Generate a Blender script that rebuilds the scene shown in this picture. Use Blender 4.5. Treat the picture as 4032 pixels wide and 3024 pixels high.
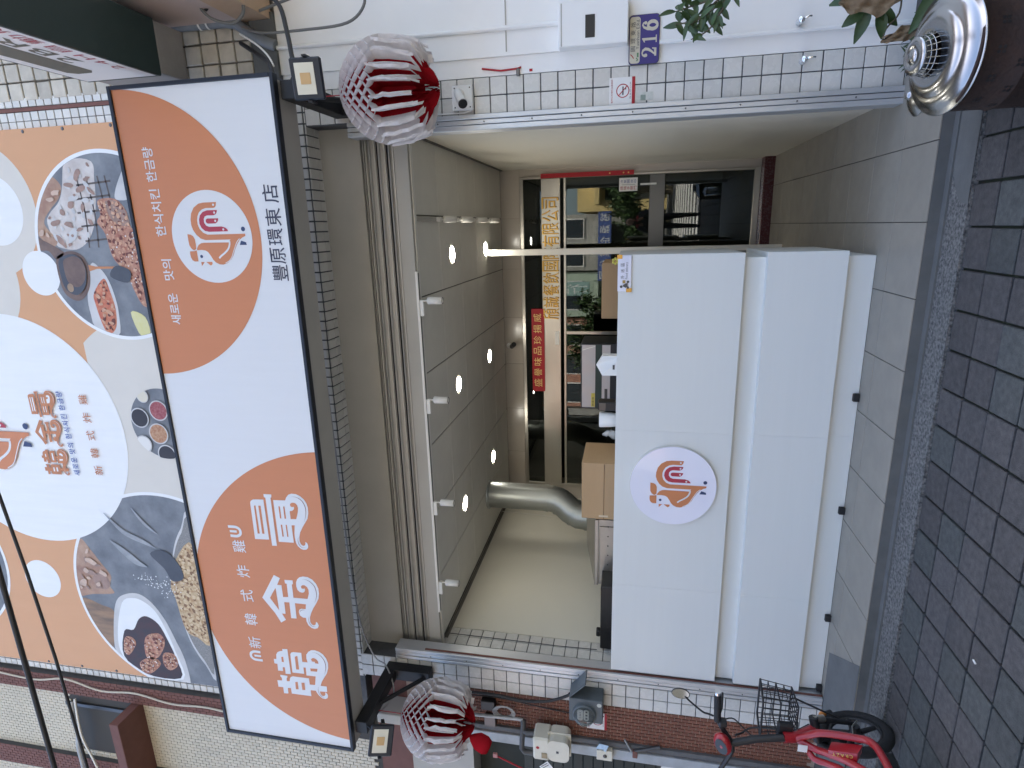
import bpy, bmesh, math, random
from math import sin, cos, pi, radians
from mathutils import Matrix, Vector
random.seed(7)
for o in list(bpy.data.objects): bpy.data.objects.remove(o)
SC = bpy.context.scene; COL = SC.collection

# ------------------------------------------------------------------ camera, sky, sun, exposure
# the photograph was taken with the phone held upright, so the picture lies on its side: the camera is rolled a quarter turn
YAW, PITCH, ROLL = radians(-15.21), radians(11.27), radians(-1.425)
CAM = Vector((0.0, -3.97, 1.467))
fw = Vector((sin(YAW)*cos(PITCH), cos(YAW)*cos(PITCH), sin(PITCH)))
r0 = Vector((cos(YAW), -sin(YAW), 0)); d0 = fw.cross(r0)
rt = cos(ROLL)*r0 + sin(ROLL)*d0; dn = -sin(ROLL)*r0 + cos(ROLL)*d0
cd = bpy.data.cameras.new('camera'); cam = bpy.data.objects.new('camera', cd); COL.objects.link(cam)
cam.matrix_world = Matrix(((dn.x, rt.x, -fw.x, CAM.x), (dn.y, rt.y, -fw.y, CAM.y), (dn.z, rt.z, -fw.z, CAM.z), (0, 0, 0, 1)))
cd.sensor_fit = 'HORIZONTAL'; cd.sensor_width = 36.0; cd.lens = 36.0*2308/4032; cd.clip_start = 0.05; cd.clip_end = 2000
SC.camera = cam

SUN_EL, SUN_AZ = radians(60), radians(14)      # sun stands behind the shophouse row; azimuth measured from +Y towards +X
W = bpy.data.worlds.new('World'); SC.world = W; W.use_nodes = True
wn = W.node_tree.nodes; wl = W.node_tree.links
for n in list(wn): wn.remove(n)
sky = wn.new('ShaderNodeTexSky'); sky.sky_type = 'NISHITA'; sky.sun_disc = False
sky.sun_elevation = SUN_EL; sky.sun_rotation = SUN_AZ
sky.air_density = 1.0; sky.dust_density = 4.0; sky.ozone_density = 0.6
bg = wn.new('ShaderNodeBackground'); bg.inputs['Strength'].default_value = 0.12
wo = wn.new('ShaderNodeOutputWorld'); wl.new(sky.outputs[0], bg.inputs[0]); wl.new(bg.outputs[0], wo.inputs[0])
sd = bpy.data.lights.new('sun', 'SUN'); sd.energy = 4.0; sd.angle = radians(0.55); sd.color = (1.0, 0.94, 0.86)
so = bpy.data.objects.new('sun', sd); COL.objects.link(so)
to_sun = Vector((sin(SUN_AZ)*cos(SUN_EL), cos(SUN_AZ)*cos(SUN_EL), sin(SUN_EL)))
so.rotation_euler = to_sun.to_track_quat('Z', 'Y').to_euler(); so.location = (0, 30, 60)
SC.view_settings.view_transform = 'Standard'; SC.view_settings.look = 'None'
SC.view_settings.gamma = 1.0; SC.view_settings.use_curve_mapping = False
SC.view_settings.exposure = 2.35
SC.cycles.max_bounces = 8; SC.cycles.diffuse_bounces = 5; SC.cycles.glossy_bounces = 4
SC.cycles.transparent_max_bounces = 8; SC.cycles.use_denoising = True
SC.cycles.caustics_reflective = False; SC.cycles.caustics_refractive = False

# ------------------------------------------------------------------ materials
MATS = {}
def mat(name, col, rough=0.6, metal=0.0, var=0.0, scale=8.0, col2=None, stretch=(1, 1, 1), bump=0.0, bscale=None, rand=0.0,
        spec=0.5, emit=None, estr=0.0, trans=0.0, coat=0.0, detail=5.0, alpha=1.0, gamp=0.5, subsurf=0.0):
    """principled material; var mixes towards col2 (or a darker tone) with noise, rand varies it from object to object"""
    if name in MATS: return MATS[name]
    m = bpy.data.materials.new(name); m.use_nodes = True; MATS[name] = m
    nt = m.node_tree; N = nt.nodes; L = nt.links; b = N['Principled BSDF']
    b.inputs['Base Color'].default_value = (*col, 1); b.inputs['Roughness'].default_value = rough
    b.inputs['Metallic'].default_value = metal; b.inputs['Specular IOR Level'].default_value = spec
    b.inputs['Transmission Weight'].default_value = trans; b.inputs['Coat Weight'].default_value = coat
    b.inputs['Alpha'].default_value = alpha
    if emit: b.inputs['Emission Color'].default_value = (*emit, 1); b.inputs['Emission Strength'].default_value = estr
    src = None
    if var > 0 or bump > 0:
        tc = N.new('ShaderNodeTexCoord'); mp = N.new('ShaderNodeMapping'); mp.inputs['Scale'].default_value = stretch
        geo = N.new('ShaderNodeNewGeometry')
        L.new(geo.outputs['Position'], mp.inputs[0])
        no = N.new('ShaderNodeTexNoise'); no.inputs['Scale'].default_value = scale; no.inputs['Detail'].default_value = detail
        no.inputs['Roughness'].default_value = 0.62; L.new(mp.outputs[0], no.inputs['Vector'])
        if var > 0:
            rmp = N.new('ShaderNodeMapRange'); rmp.inputs[1].default_value = 0.32; rmp.inputs[2].default_value = 0.72
            rmp.inputs[3].default_value = 0.0; rmp.inputs[4].default_value = var; L.new(no.outputs[0], rmp.inputs[0])
            mx = N.new('ShaderNodeMix'); mx.data_type = 'RGBA'
            mx.inputs[6].default_value = (*col, 1); c2 = col2 or tuple(c*0.45 for c in col); mx.inputs[7].default_value = (*c2, 1)
            L.new(rmp.outputs[0], mx.inputs[0]); src = mx.outputs[2]
            rr = N.new('ShaderNodeMapRange'); rr.inputs[3].default_value = max(0.02, rough-0.12*gamp); rr.inputs[4].default_value = min(1, rough+0.2*gamp)
            L.new(no.outputs[0], rr.inputs[0]); L.new(rr.outputs[0], b.inputs['Roughness'])
        if bump > 0:
            nb = N.new('ShaderNodeTexNoise'); nb.inputs['Scale'].default_value = bscale or scale*6; nb.inputs['Detail'].default_value = 3
            L.new(mp.outputs[0], nb.inputs['Vector'])
            bm_ = N.new('ShaderNodeBump'); bm_.inputs['Strength'].default_value = bump; bm_.inputs['Distance'].default_value = 0.01
            L.new(nb.outputs[0], bm_.inputs['Height']); L.new(bm_.outputs[0], b.inputs['Normal'])
    if rand > 0:
        oi = N.new('ShaderNodeObjectInfo'); hs = N.new('ShaderNodeHueSaturation')
        mr = N.new('ShaderNodeMapRange'); mr.inputs[3].default_value = 1-rand; mr.inputs[4].default_value = 1+rand*0.6
        L.new(oi.outputs['Random'], mr.inputs[0]); L.new(mr.outputs[0], hs.inputs['Value'])
        if src: L.new(src, hs.inputs['Color'])
        else: hs.inputs['Color'].default_value = (*col, 1)
        src = hs.outputs[0]
    if src: L.new(src, b.inputs['Base Color'])
    return m

def glass_mat():
    m = bpy.data.materials.new('window_glass'); m.use_nodes = True; nt = m.node_tree; N = nt.nodes; L = nt.links
    for n in list(N): N.remove(n)
    out = N.new('ShaderNodeOutputMaterial'); tr = N.new('ShaderNodeBsdfTransparent'); tr.inputs[0].default_value = (.42, .46, .41, 1)
    gl = N.new('ShaderNodeBsdfGlossy'); gl.inputs['Roughness'].default_value = 0.004; gl.inputs[0].default_value = (.95, .97, .95, 1)
    fr = N.new('ShaderNodeFresnel'); fr.inputs[0].default_value = 1.62
    mx = N.new('ShaderNodeMixShader'); L.new(fr.outputs[0], mx.inputs[0]); L.new(tr.outputs[0], mx.inputs[1]); L.new(gl.outputs[0], mx.inputs[2])
    L.new(mx.outputs[0], out.inputs[0]); MATS['window_glass'] = m; return m

def foil_mat(name, col, rough):
    return mat(name, col, rough, metal=1.0, var=0.35, scale=5, bump=0.03, bscale=30)

# ------------------------------------------------------------------ mesh helpers
class MB:
    def __init__(s): s.v = []; s.f = []; s.sm = []
    def add(s, vs, fs, smooth=False):
        o = len(s.v); s.v += [tuple(p) for p in vs]; s.f += [tuple(i+o for i in f) for f in fs]; s.sm += [smooth]*len(fs); return s
    def box(s, x0, x1, y0, y1, z0, z1, M=None):
        vs = [Vector(p) for p in ((x0,y0,z0),(x1,y0,z0),(x1,y1,z0),(x0,y1,z0),(x0,y0,z1),(x1,y0,z1),(x1,y1,z1),(x0,y1,z1))]
        if M: vs = [M @ p for p in vs]
        return s.add(vs, [(0,3,2,1),(4,5,6,7),(0,1,5,4),(1,2,6,5),(2,3,7,6),(3,0,4,7)])
    def cbox(s, x0, x1, y0, y1, z0, z1, c=0.004, M=None):
        """box with chamfered edges"""
        bm = bmesh.new(); bmesh.ops.create_cube(bm, size=1.0)
        for v in bm.verts: v.co = Vector(((x0+x1)/2+v.co.x*(x1-x0), (y0+y1)/2+v.co.y*(y1-y0), (z0+z1)/2+v.co.z*(z1-z0)))
        bmesh.ops.bevel(bm, geom=bm.edges[:], offset=c, segments=1, affect='EDGES')
        bm.verts.ensure_lookup_table(); bm.verts.index_update()
        vs = [M @ v.co if M else v.co.copy() for v in bm.verts]; fs = [[v.index for v in f.verts] for f in bm.faces]; bm.free()
        return s.add(vs, fs)
    def tube(s, path, r, n=8, cap=True, closed=False):
        P = [Vector(p) for p in path]; rs = r if isinstance(r, (list, tuple)) else [r]*len(P)
        if closed: P = P+[P[0]]; rs = list(rs)+[rs[0]]
        T = [(P[min(i+1, len(P)-1)]-P[max(i-1, 0)]).normalized() for i in range(len(P))]
        if closed: T[0] = T[-1] = (P[1]-P[-2]).normalized()
        up = Vector((0, 0, 1)) if abs(T[0].z) < 0.9 else Vector((1, 0, 0))
        a = T[0].cross(up).normalized(); vs = []
        for i, p in enumerate(P):
            a = (a-T[i]*a.dot(T[i])).normalized(); b = T[i].cross(a)
            for k in range(n):
                t = 2*pi*k/n; vs.append(p+(a*cos(t)+b*sin(t))*rs[i])
        fs = [(i*n+k, i*n+(k+1) % n, (i+1)*n+(k+1) % n, (i+1)*n+k) for i in range(len(P)-1) for k in range(n)]
        s.add(vs, fs, True)
        if cap and not closed:
            m = len(vs); s.add([vs[k] for k in range(n)], [tuple(range(n-1, -1, -1))]); s.add([vs[m-n+k] for k in range(n)], [tuple(range(n))])
        return s
    def lathe(s, prof, n=24, M=None, smooth=True, arc=2*pi):
        vs = []; full = abs(arc-2*pi) < 1e-6; m = n if full else n+1
        for r, z in prof:
            for k in range(m):
                t = arc*k/n; p = Vector((r*cos(t), r*sin(t), z)); vs.append(M @ p if M else p)
        fs = []
        for i in range(len(prof)-1):
            for k in range(n):
                k2 = (k+1) % m; fs.append((i*m+k, i*m+k2, (i+1)*m+k2, (i+1)*m+k))
        return s.add(vs, fs, smooth)
    def poly(s, pts, y=None, M=None):
        """flat polygon; with y the (x,z) points lie in a plane facing the street"""
        vs = [Vector((p[0], y, p[1])) for p in pts] if y is not None else [Vector(p) for p in pts]
        if M: vs = [M @ v for v in vs]
        return s.add(vs, [tuple(range(len(vs)))])
    def prism(s, pts, y0, y1):
        n = len(pts); vs = [(p[0], y0, p[1]) for p in pts]+[(p[0], y1, p[1]) for p in pts]
        return s.add(vs, [tuple(range(n)), tuple(range(2*n-1, n-1, -1))]+[(i, (i+1) % n, n+(i+1) % n, n+i) for i in range(n)])
    def mesh(s, name):
        me = bpy.data.meshes.new(name); me.from_pydata([tuple(v) for v in s.v], [], s.f)
        me.polygons.foreach_set('use_smooth', s.sm); me.update(); return me
    def build(s, name, m, parent=None, **kw):
        me = s.mesh(name)
        bm = bmesh.new(); bm.from_mesh(me); bmesh.ops.recalc_face_normals(bm, faces=bm.faces[:]); bm.to_mesh(me); bm.free()
        return obj(name, me, m, parent, **kw)

def obj(name, me, m, parent=None, loc=None, label=None, cat=None, group=None, kind=None, rot=None):
    o = bpy.data.objects.new(name, me); COL.objects.link(o)
    if m is not None and me is not None and len(me.materials) == 0: me.materials.append(MATS[m] if isinstance(m, str) else m)
    if loc is not None: o.location = loc
    if rot is not None: o.rotation_euler = rot
    if parent is not None:
        o.parent = parent; o.matrix_parent_inverse = Matrix.Translation(-WL[parent.name])
    WL[o.name] = Vector(loc) if loc is not None else Vector()
    tag(o, label, cat, group, kind); return o
WL = {}
def tag(o, label=None, cat=None, group=None, kind=None):
    if label: o['label'] = label
    if cat: o['category'] = cat
    if group: o['group'] = group
    if kind: o['kind'] = kind
    return o
def thing(name, loc, label, cat, group=None):
    o = bpy.data.objects.new(name, None); COL.objects.link(o); o.location = loc; o.empty_display_size = 0.1
    WL[o.name] = Vector(loc); return tag(o, label, cat, group)

def circle(cx, cz, r, n=64, a0=0, a1=2*pi):
    return [(cx+r*cos(a0+(a1-a0)*k/n), cz+r*sin(a0+(a1-a0)*k/n)) for k in range(n)]
def clip(pts, x0, x1, z0, z1):
    def half(ps, ins, cut):
        out = []
        for i, p in enumerate(ps):
            q = ps[i-1]
            if ins(p):
                if not ins(q): out.append(cut(q, p))
                out.append(p)
            elif ins(q): out.append(cut(q, p))
        return out
    lx = lambda c: (lambda q, p: (c, q[1]+(p[1]-q[1])*(c-q[0])/(p[0]-q[0])))
    lz = lambda c: (lambda q, p: (q[0]+(p[0]-q[0])*(c-q[1])/(p[1]-q[1]), c))
    pts = half(pts, lambda p: p[0] >= x0, lx(x0)); pts = half(pts, lambda p: p[0] <= x1, lx(x1))
    pts = half(pts, lambda p: p[1] >= z0, lz(z0)); return half(pts, lambda p: p[1] <= z1, lz(z1))
def inside_circle(pts, cx, cz, r):
    out = []
    for p in pts:
        d = math.hypot(p[0]-cx, p[1]-cz)
        out.append(p if d <= r else (cx+(p[0]-cx)*r/d, cz+(p[1]-cz)*r/d))
    return out
def smooth(pts, k=4, closed=True):
    n = len(pts); out = []
    for i in range(n if closed else n-1):
        p0, p1, p2, p3 = [pts[j % n] if closed else pts[max(0, min(n-1, j))] for j in (i-1, i, i+1, i+2)]
        for t in [j/k for j in range(k)]:
            out.append(tuple(0.5*((2*p1[a])+(-p0[a]+p2[a])*t+(2*p0[a]-5*p1[a]+4*p2[a]-p3[a])*t*t+(-p0[a]+3*p1[a]-3*p2[a]+p3[a])*t**3) for a in range(len(p1))))
    if not closed: out.append(tuple(pts[-1]))
    return out
def stroke(pts, w, taper=False):
    """outline polygon of a brush stroke"""
    pts = smooth(pts, 4, False); L = []; R = []; n = len(pts)
    for i, p in enumerate(pts):
        a = pts[max(0, i-1)]; b = pts[min(n-1, i+1)]; dx, dz = b[0]-a[0], b[1]-a[1]; l = math.hypot(dx, dz) or 1
        ww = w/2*(max(0.12, sin(pi*i/(n-1))) if taper else 1)
        L.append((p[0]-dz/l*ww, p[1]+dx/l*ww)); R.append((p[0]+dz/l*ww, p[1]-dx/l*ww))
    return L+R[::-1]

# ------------------------------------------------------------------ lettering: outlines of Blender's built-in font as flat meshes
GLYPH = {}
def glyphs(s, bold=0.0):
    for c in s:
        if c == ' ' or (c, bold) in GLYPH: continue
        cu = bpy.data.curves.new('glyph', 'FONT'); cu.body = c; cu.size = 1.0; cu.resolution_u = 3; cu.offset = bold; cu.fill_mode = 'FRONT'
        o = bpy.data.objects.new('glyph', cu); COL.objects.link(o)
        me = bpy.data.meshes.new_from_object(o.evaluated_get(bpy.context.evaluated_depsgraph_get()))
        GLYPH[(c, bold)] = ([tuple(v.co[:2]) for v in me.vertices], [tuple(p.vertices) for p in me.polygons])
        bpy.data.meshes.remove(me); bpy.data.objects.remove(o); bpy.data.curves.remove(cu)
def text(mb, s, x0, x1, z0, z1, y, bold=0.0, M=None, gap=0.12):
    """one line of lettering filling the box x0..x1, z0..z1 in the plane y"""
    vs = []; fs = []; pen = 0.0
    for c in s:
        if c == ' ': pen += 0.35; continue
        gv, gf = GLYPH[(c, bold)]; wide = ord(c) > 0x2000
        lo = min(p[0] for p in gv); hi = max(p[0] for p in gv)
        if wide: off = pen; adv = 1.0+gap-0.12
        else: off = pen-lo; adv = hi-lo+gap
        o = len(vs); vs += [(p[0]+off, p[1]) for p in gv]; fs += [tuple(i+o for i in f) for f in gf]; pen += adv
    a0 = min(p[0] for p in vs); a1 = max(p[0] for p in vs); b0 = min(p[1] for p in vs); b1 = max(p[1] for p in vs)
    pts = [Vector((x0+(p[0]-a0)/(a1-a0)*(x1-x0), y, z0+(p[1]-b0)/(b1-b0)*(z1-z0))) for p in vs]
    if M: pts = [M @ p for p in pts]
    mb.add(pts, fs); return mb

def piece_grid(name, me, m, parent, spots, jitter=0.0, limit=300, key=None, turn=0.0):
    """alike pieces as single objects that share one mesh; past the limit the rest is joined into one part"""
    if key: spots = sorted(spots, key=key)
    for s in spots[:limit]:
        j = Vector((random.uniform(-1, 1), random.uniform(-1, 1), random.uniform(-1, 1)))*jitter
        obj(name, me, m, parent, loc=(s[0]+j.x, s[1]+j.y, s[2]+j.z), rot=(random.uniform(-turn, turn), random.uniform(-turn, turn), random.uniform(-turn, turn)))
    if len(spots) > limit:
        mb = MB(); vs = [v.co.copy() for v in me.vertices]; fs = [tuple(p.vertices) for p in me.polygons]
        for s in spots[limit:]: mb.add([v+Vector(s) for v in vs], fs)
        mb.build(name+'_rest', m, parent, kind='stuff')
LOGO = {"A":[[0.741,-0.24],[0.74,0.077],[0.721,0.203],[0.641,0.338],[0.521,0.423],[0.391,0.46],[0.273,0.466],[0.167,0.439],[0.06,0.374],[-0.022,0.28],[-0.058,0.162],[-0.059,-0.463],[-0.021,-0.764],[0.006,-0.841],[0.056,-0.844],[0.059,0.094],[0.101,0.195],[0.189,0.272],[0.282,0.301],[0.373,0.299],[0.451,0.277],[0.54,0.221],[0.6,0.133],[0.622,0.037],[0.619,-0.146],[0.63,-0.193],[0.668,-0.223]],"B":[[-0.226,0.412],[-0.16,0.361],[-0.122,0.291],[-0.114,0.219],[-0.12,-0.405],[-0.059,-0.463],[-0.021,-0.764],[-0.071,-0.687],[-0.161,-0.612],[-0.279,-0.539],[-0.397,-0.481],[-0.489,-0.411],[-0.568,-0.305],[-0.6,-0.191],[-0.592,-0.099],[-0.55,-0.013],[-0.488,0.046],[-0.4,0.092],[-0.319,0.148],[-0.284,0.204],[-0.269,0.295],[-0.273,0.421]],"c1":[[0.081,0.602],[0.07,0.521],[0.035,0.465],[-0.032,0.431],[-0.139,0.427],[-0.246,0.435],[-0.278,0.493],[-0.237,0.556],[-0.162,0.597],[-0.068,0.602]],"c2":[[-0.294,0.607],[-0.292,0.496],[-0.273,0.429],[-0.394,0.428],[-0.52,0.428],[-0.521,0.516],[-0.493,0.574],[-0.432,0.606],[-0.364,0.612]],"b1":[[-0.533,0.363],[-0.535,0.269],[-0.626,0.361]],"b2":[[-0.533,0.234],[-0.535,0.078],[-0.582,0.078],[-0.616,0.123],[-0.602,0.152]],"r1":[[0.574,-0.233],[0.575,0.015],[0.544,0.128],[0.475,0.21],[0.385,0.247],[0.294,0.252],[0.201,0.215],[0.14,0.141],[0.117,0.037],[0.118,-0.435],[0.158,-0.422],[0.198,-0.376],[0.224,-0.289],[0.224,0.018],[0.25,0.09],[0.316,0.132],[0.395,0.128],[0.446,0.093],[0.467,0.035],[0.465,-0.133],[0.489,-0.191],[0.526,-0.22]],"r2":[[0.399,-0.236],[0.402,0.031],[0.386,0.073],[0.348,0.088],[0.315,0.078],[0.294,0.044],[0.293,-0.148],[0.32,-0.199],[0.358,-0.224]],"t":[[-0.088,-0.72],[-0.127,-0.837],[-0.184,-0.848],[-0.182,-0.672]],"w1":[[-0.092,-0.433],[-0.17,-0.423],[-0.262,-0.373],[-0.34,-0.283],[-0.405,-0.179],[-0.457,-0.115]],"w2":[[-0.045,-0.692],[-0.109,-0.621],[-0.213,-0.557],[-0.331,-0.492],[-0.436,-0.436],[-0.515,-0.361],[-0.567,-0.259]],"dots":[[0.686,-0.162],[0.522,-0.16],[0.347,-0.156],[0.16,-0.324]],"eye":[[-0.412,0.329]],"ball":[[0.157,-0.808]]}
CHARS = {"liang":{"w":[[[-1.786,4.012],[-1.77,4.005],[-1.759,3.988],[-1.756,3.964],[-1.754,3.906],[-2.06,3.907],[-2.064,4.017]],[[-1.712,3.899],[-1.711,3.839],[-1.733,3.842],[-1.736,3.849],[-2.104,3.853],[-2.105,3.89],[-1.739,3.888],[-1.734,3.899]],[[-1.752,3.831],[-1.749,3.74],[-1.727,3.73],[-1.704,3.71],[-1.695,3.686],[-1.696,3.654],[-1.708,3.625],[-1.731,3.599],[-1.759,3.583],[-1.793,3.576],[-1.833,3.578],[-1.874,3.589],[-1.907,3.611],[-1.944,3.636],[-1.983,3.658],[-2.02,3.669],[-2.052,3.672],[-2.075,3.665],[-2.086,3.651],[-2.083,3.637],[-2.069,3.629],[-2.054,3.63],[-2.062,3.616],[-2.082,3.61],[-2.1,3.614],[-2.114,3.629],[-2.117,3.65],[-2.111,3.669],[-2.092,3.69],[-2.067,3.701],[-2.031,3.704],[-1.996,3.703],[-1.932,3.693],[-1.934,3.717],[-2.068,3.718],[-2.07,3.833]]],"h":[[[-1.811,3.986],[-1.803,3.982],[-1.802,3.973],[-2.018,3.973],[-2.019,3.99]],[[-1.802,3.952],[-1.801,3.934],[-2.017,3.936],[-2.017,3.954]],[[-1.796,3.797],[-1.796,3.786],[-1.887,3.787],[-1.888,3.798]],[[-1.795,3.761],[-1.794,3.751],[-1.886,3.751],[-1.887,3.763]],[[-1.935,3.799],[-1.935,3.788],[-2.026,3.788],[-2.027,3.799]],[[-1.933,3.762],[-1.933,3.752],[-2.024,3.752],[-2.025,3.762]],[[-1.776,3.707],[-1.766,3.7],[-1.761,3.685],[-1.764,3.666],[-1.777,3.654],[-1.798,3.65],[-1.827,3.655],[-1.865,3.667],[-1.884,3.675],[-1.886,3.717],[-1.826,3.716],[-1.824,3.7],[-1.815,3.686],[-1.802,3.68],[-1.792,3.68],[-1.795,3.695],[-1.789,3.706]]],"s":[[[-1.717,3.689],[-1.718,3.657],[-1.731,3.628],[-1.752,3.608],[-1.785,3.595],[-1.822,3.594],[-1.863,3.602],[-1.899,3.616]],[[-2.017,3.674],[-2.041,3.682],[-2.071,3.68],[-2.093,3.667],[-2.101,3.651],[-2.096,3.632]]]},"jin":{"w":[[[-2.34,3.912],[-2.362,3.867],[-2.419,3.897],[-2.419,3.863],[-2.515,3.863],[-2.511,3.822],[-2.402,3.819],[-2.4,3.832],[-2.372,3.833],[-2.37,3.769],[-2.4,3.77],[-2.404,3.779],[-2.512,3.781],[-2.51,3.67],[-2.465,3.654],[-2.435,3.653],[-2.412,3.662],[-2.4,3.68],[-2.401,3.697],[-2.411,3.709],[-2.426,3.708],[-2.431,3.697],[-2.427,3.682],[-2.441,3.681],[-2.457,3.69],[-2.463,3.705],[-2.459,3.725],[-2.444,3.74],[-2.415,3.746],[-2.385,3.744],[-2.357,3.731],[-2.339,3.712],[-2.33,3.682],[-2.331,3.648],[-2.348,3.614],[-2.378,3.589],[-2.415,3.575],[-2.456,3.575],[-2.499,3.584],[-2.54,3.607],[-2.583,3.635],[-2.625,3.657],[-2.663,3.671],[-2.7,3.673],[-2.72,3.663],[-2.726,3.647],[-2.717,3.633],[-2.694,3.627],[-2.702,3.615],[-2.723,3.609],[-2.746,3.62],[-2.755,3.645],[-2.749,3.67],[-2.73,3.691],[-2.7,3.702],[-2.67,3.703],[-2.67,3.727],[-2.654,3.748],[-2.627,3.754],[-2.608,3.748],[-2.597,3.732],[-2.597,3.696],[-2.556,3.689],[-2.556,3.775],[-2.684,3.779],[-2.686,3.822],[-2.555,3.819],[-2.557,3.86],[-2.655,3.863],[-2.655,3.893],[-2.705,3.867],[-2.733,3.909],[-2.656,3.948],[-2.538,4.033]]],"h":[[[-2.445,3.913],[-2.63,3.91],[-2.534,3.97],[-2.497,3.948]]],"s":[[[-2.352,3.691],[-2.354,3.657],[-2.373,3.625],[-2.4,3.603],[-2.435,3.595],[-2.473,3.595],[-2.507,3.605],[-2.536,3.617]],[[-2.648,3.675],[-2.677,3.683],[-2.71,3.68],[-2.731,3.665],[-2.735,3.648],[-2.73,3.631]],[[-2.629,3.745],[-2.614,3.738],[-2.605,3.721],[-2.604,3.701]]]},"han":{"w":[[[-2.964,3.935],[-2.96,3.892],[-3.18,3.893],[-3.182,3.936],[-3.125,3.935],[-3.126,3.953],[-3.16,3.955],[-3.162,3.996],[-3.103,3.993],[-3.1,4.018],[-3.061,4.017],[-3.061,3.996],[-3.019,3.991],[-2.997,3.978],[-2.986,3.958],[-2.98,3.934]],[[-3.0,3.873],[-2.985,3.862],[-2.979,3.845],[-2.977,3.781],[-3.055,3.783],[-3.055,3.739],[-3.022,3.745],[-2.988,3.742],[-2.96,3.722],[-2.943,3.698],[-2.939,3.669],[-2.948,3.634],[-2.968,3.605],[-3.0,3.584],[-3.039,3.574],[-3.082,3.578],[-3.13,3.594],[-3.168,3.618],[-3.209,3.643],[-3.249,3.659],[-3.249,3.609],[-3.298,3.611],[-3.301,3.671],[-3.326,3.667],[-3.34,3.653],[-3.337,3.638],[-3.323,3.628],[-3.303,3.628],[-3.31,3.615],[-3.33,3.608],[-3.353,3.614],[-3.364,3.633],[-3.361,3.658],[-3.341,3.682],[-3.318,3.696],[-3.3,3.704],[-3.302,3.746],[-3.356,3.747],[-3.357,3.909],[-3.307,3.91],[-3.31,3.936],[-3.361,3.938],[-3.364,3.975],[-3.309,3.974],[-3.31,4.014],[-3.251,4.015],[-3.249,3.975],[-3.223,3.974],[-3.215,3.983],[-3.199,3.984],[-3.199,3.925],[-3.215,3.927],[-3.22,3.933],[-3.248,3.936],[-3.247,3.912],[-3.223,3.907],[-3.206,3.897],[-3.197,3.88],[-3.196,3.747],[-3.251,3.747],[-3.249,3.703],[-3.171,3.689],[-3.172,3.764],[-3.103,3.761],[-3.104,3.78],[-3.161,3.781],[-3.163,3.877]]],"h":[[[-3.035,3.952],[-3.031,3.935],[-3.08,3.936],[-3.077,3.953]],[[-3.02,3.839],[-3.012,3.829],[-3.009,3.816],[-3.128,3.817],[-3.13,3.842]],[[-3.023,3.708],[-3.012,3.698],[-3.008,3.683],[-3.016,3.665],[-3.031,3.654],[-3.054,3.651],[-3.053,3.679],[-3.041,3.68],[-3.041,3.702]],[[-3.104,3.724],[-3.1,3.665],[-3.126,3.672],[-3.129,3.724]],[[-3.247,3.866],[-3.241,3.845],[-3.309,3.845],[-3.311,3.869]],[[-3.244,3.815],[-3.241,3.789],[-3.307,3.79],[-3.309,3.815]]],"s":[[[-2.96,3.691],[-2.961,3.66],[-2.979,3.629],[-3.007,3.607],[-3.042,3.596],[-3.081,3.596],[-3.117,3.605],[-3.143,3.616]],[[-3.257,3.673],[-3.284,3.682],[-3.318,3.679],[-3.344,3.662],[-3.35,3.648],[-3.346,3.633]]]}}
PA = {"cloth":[[0.594,5.618],[0.563,5.426],[0.439,5.429],[0.279,5.455],[0.105,5.513],[-0.013,5.601],[-0.071,5.721],[-0.056,5.853],[-0.018,5.903],[0.128,5.938],[0.199,5.903],[0.291,5.788],[0.405,5.727],[0.541,5.683]],"hand":[[0.478,5.825],[0.406,5.742],[0.314,5.782],[0.223,5.896],[0.129,5.968],[0.006,5.881],[-0.042,5.925],[0.009,6.018],[0.083,6.055],[0.274,5.995],[0.4,5.906]],"spoon":[[-0.141,5.929],[-0.093,5.847],[-0.083,5.754],[-0.121,5.674],[-0.195,5.64],[-0.282,5.643],[-0.382,5.68],[-0.458,5.761],[-0.464,5.839],[-0.406,5.917],[-0.292,5.94]],"handle":[[0.035,6.072],[0.022,6.045],[-0.087,5.846],[-0.141,5.929],[-0.078,5.981],[-0.064,6.084]],"stream":[[-0.189,5.639],[-0.203,5.575],[-0.206,5.34],[-0.222,5.343],[-0.221,5.565],[-0.239,5.636]],"chicken":[[0.278,5.44],[0.299,5.363],[0.284,5.267],[0.201,5.202],[0.084,5.186],[0.048,5.152],[-0.154,5.154],[-0.361,5.142],[-0.51,5.16],[-0.498,5.216],[-0.385,5.264],[-0.249,5.306],[-0.187,5.364],[-0.114,5.405],[0.043,5.426],[0.127,5.478],[0.185,5.435]],"bowl":[[-0.183,5.615],[-0.222,5.535],[-0.309,5.482],[-0.434,5.453],[-0.574,5.448],[-0.755,5.491],[-0.704,5.685],[-0.574,5.714],[-0.42,5.705]],"kimchi":[[-0.296,5.524],[-0.396,5.488],[-0.535,5.469],[-0.677,5.495],[-0.742,5.572],[-0.677,5.617],[-0.497,5.649],[-0.408,5.641]],"lemon":[[-0.561,5.333],[-0.599,5.209],[-0.752,5.191],[-0.766,5.275]],"plate":[[0.505,5.145],[0.381,5.132],[0.291,5.139],[0.284,5.267],[0.341,5.268],[0.452,5.199]],"meatwhite":[[0.276,5.369],[0.272,5.27],[0.189,5.204],[0.096,5.197],[0.111,5.308],[0.183,5.363]]}
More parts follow.
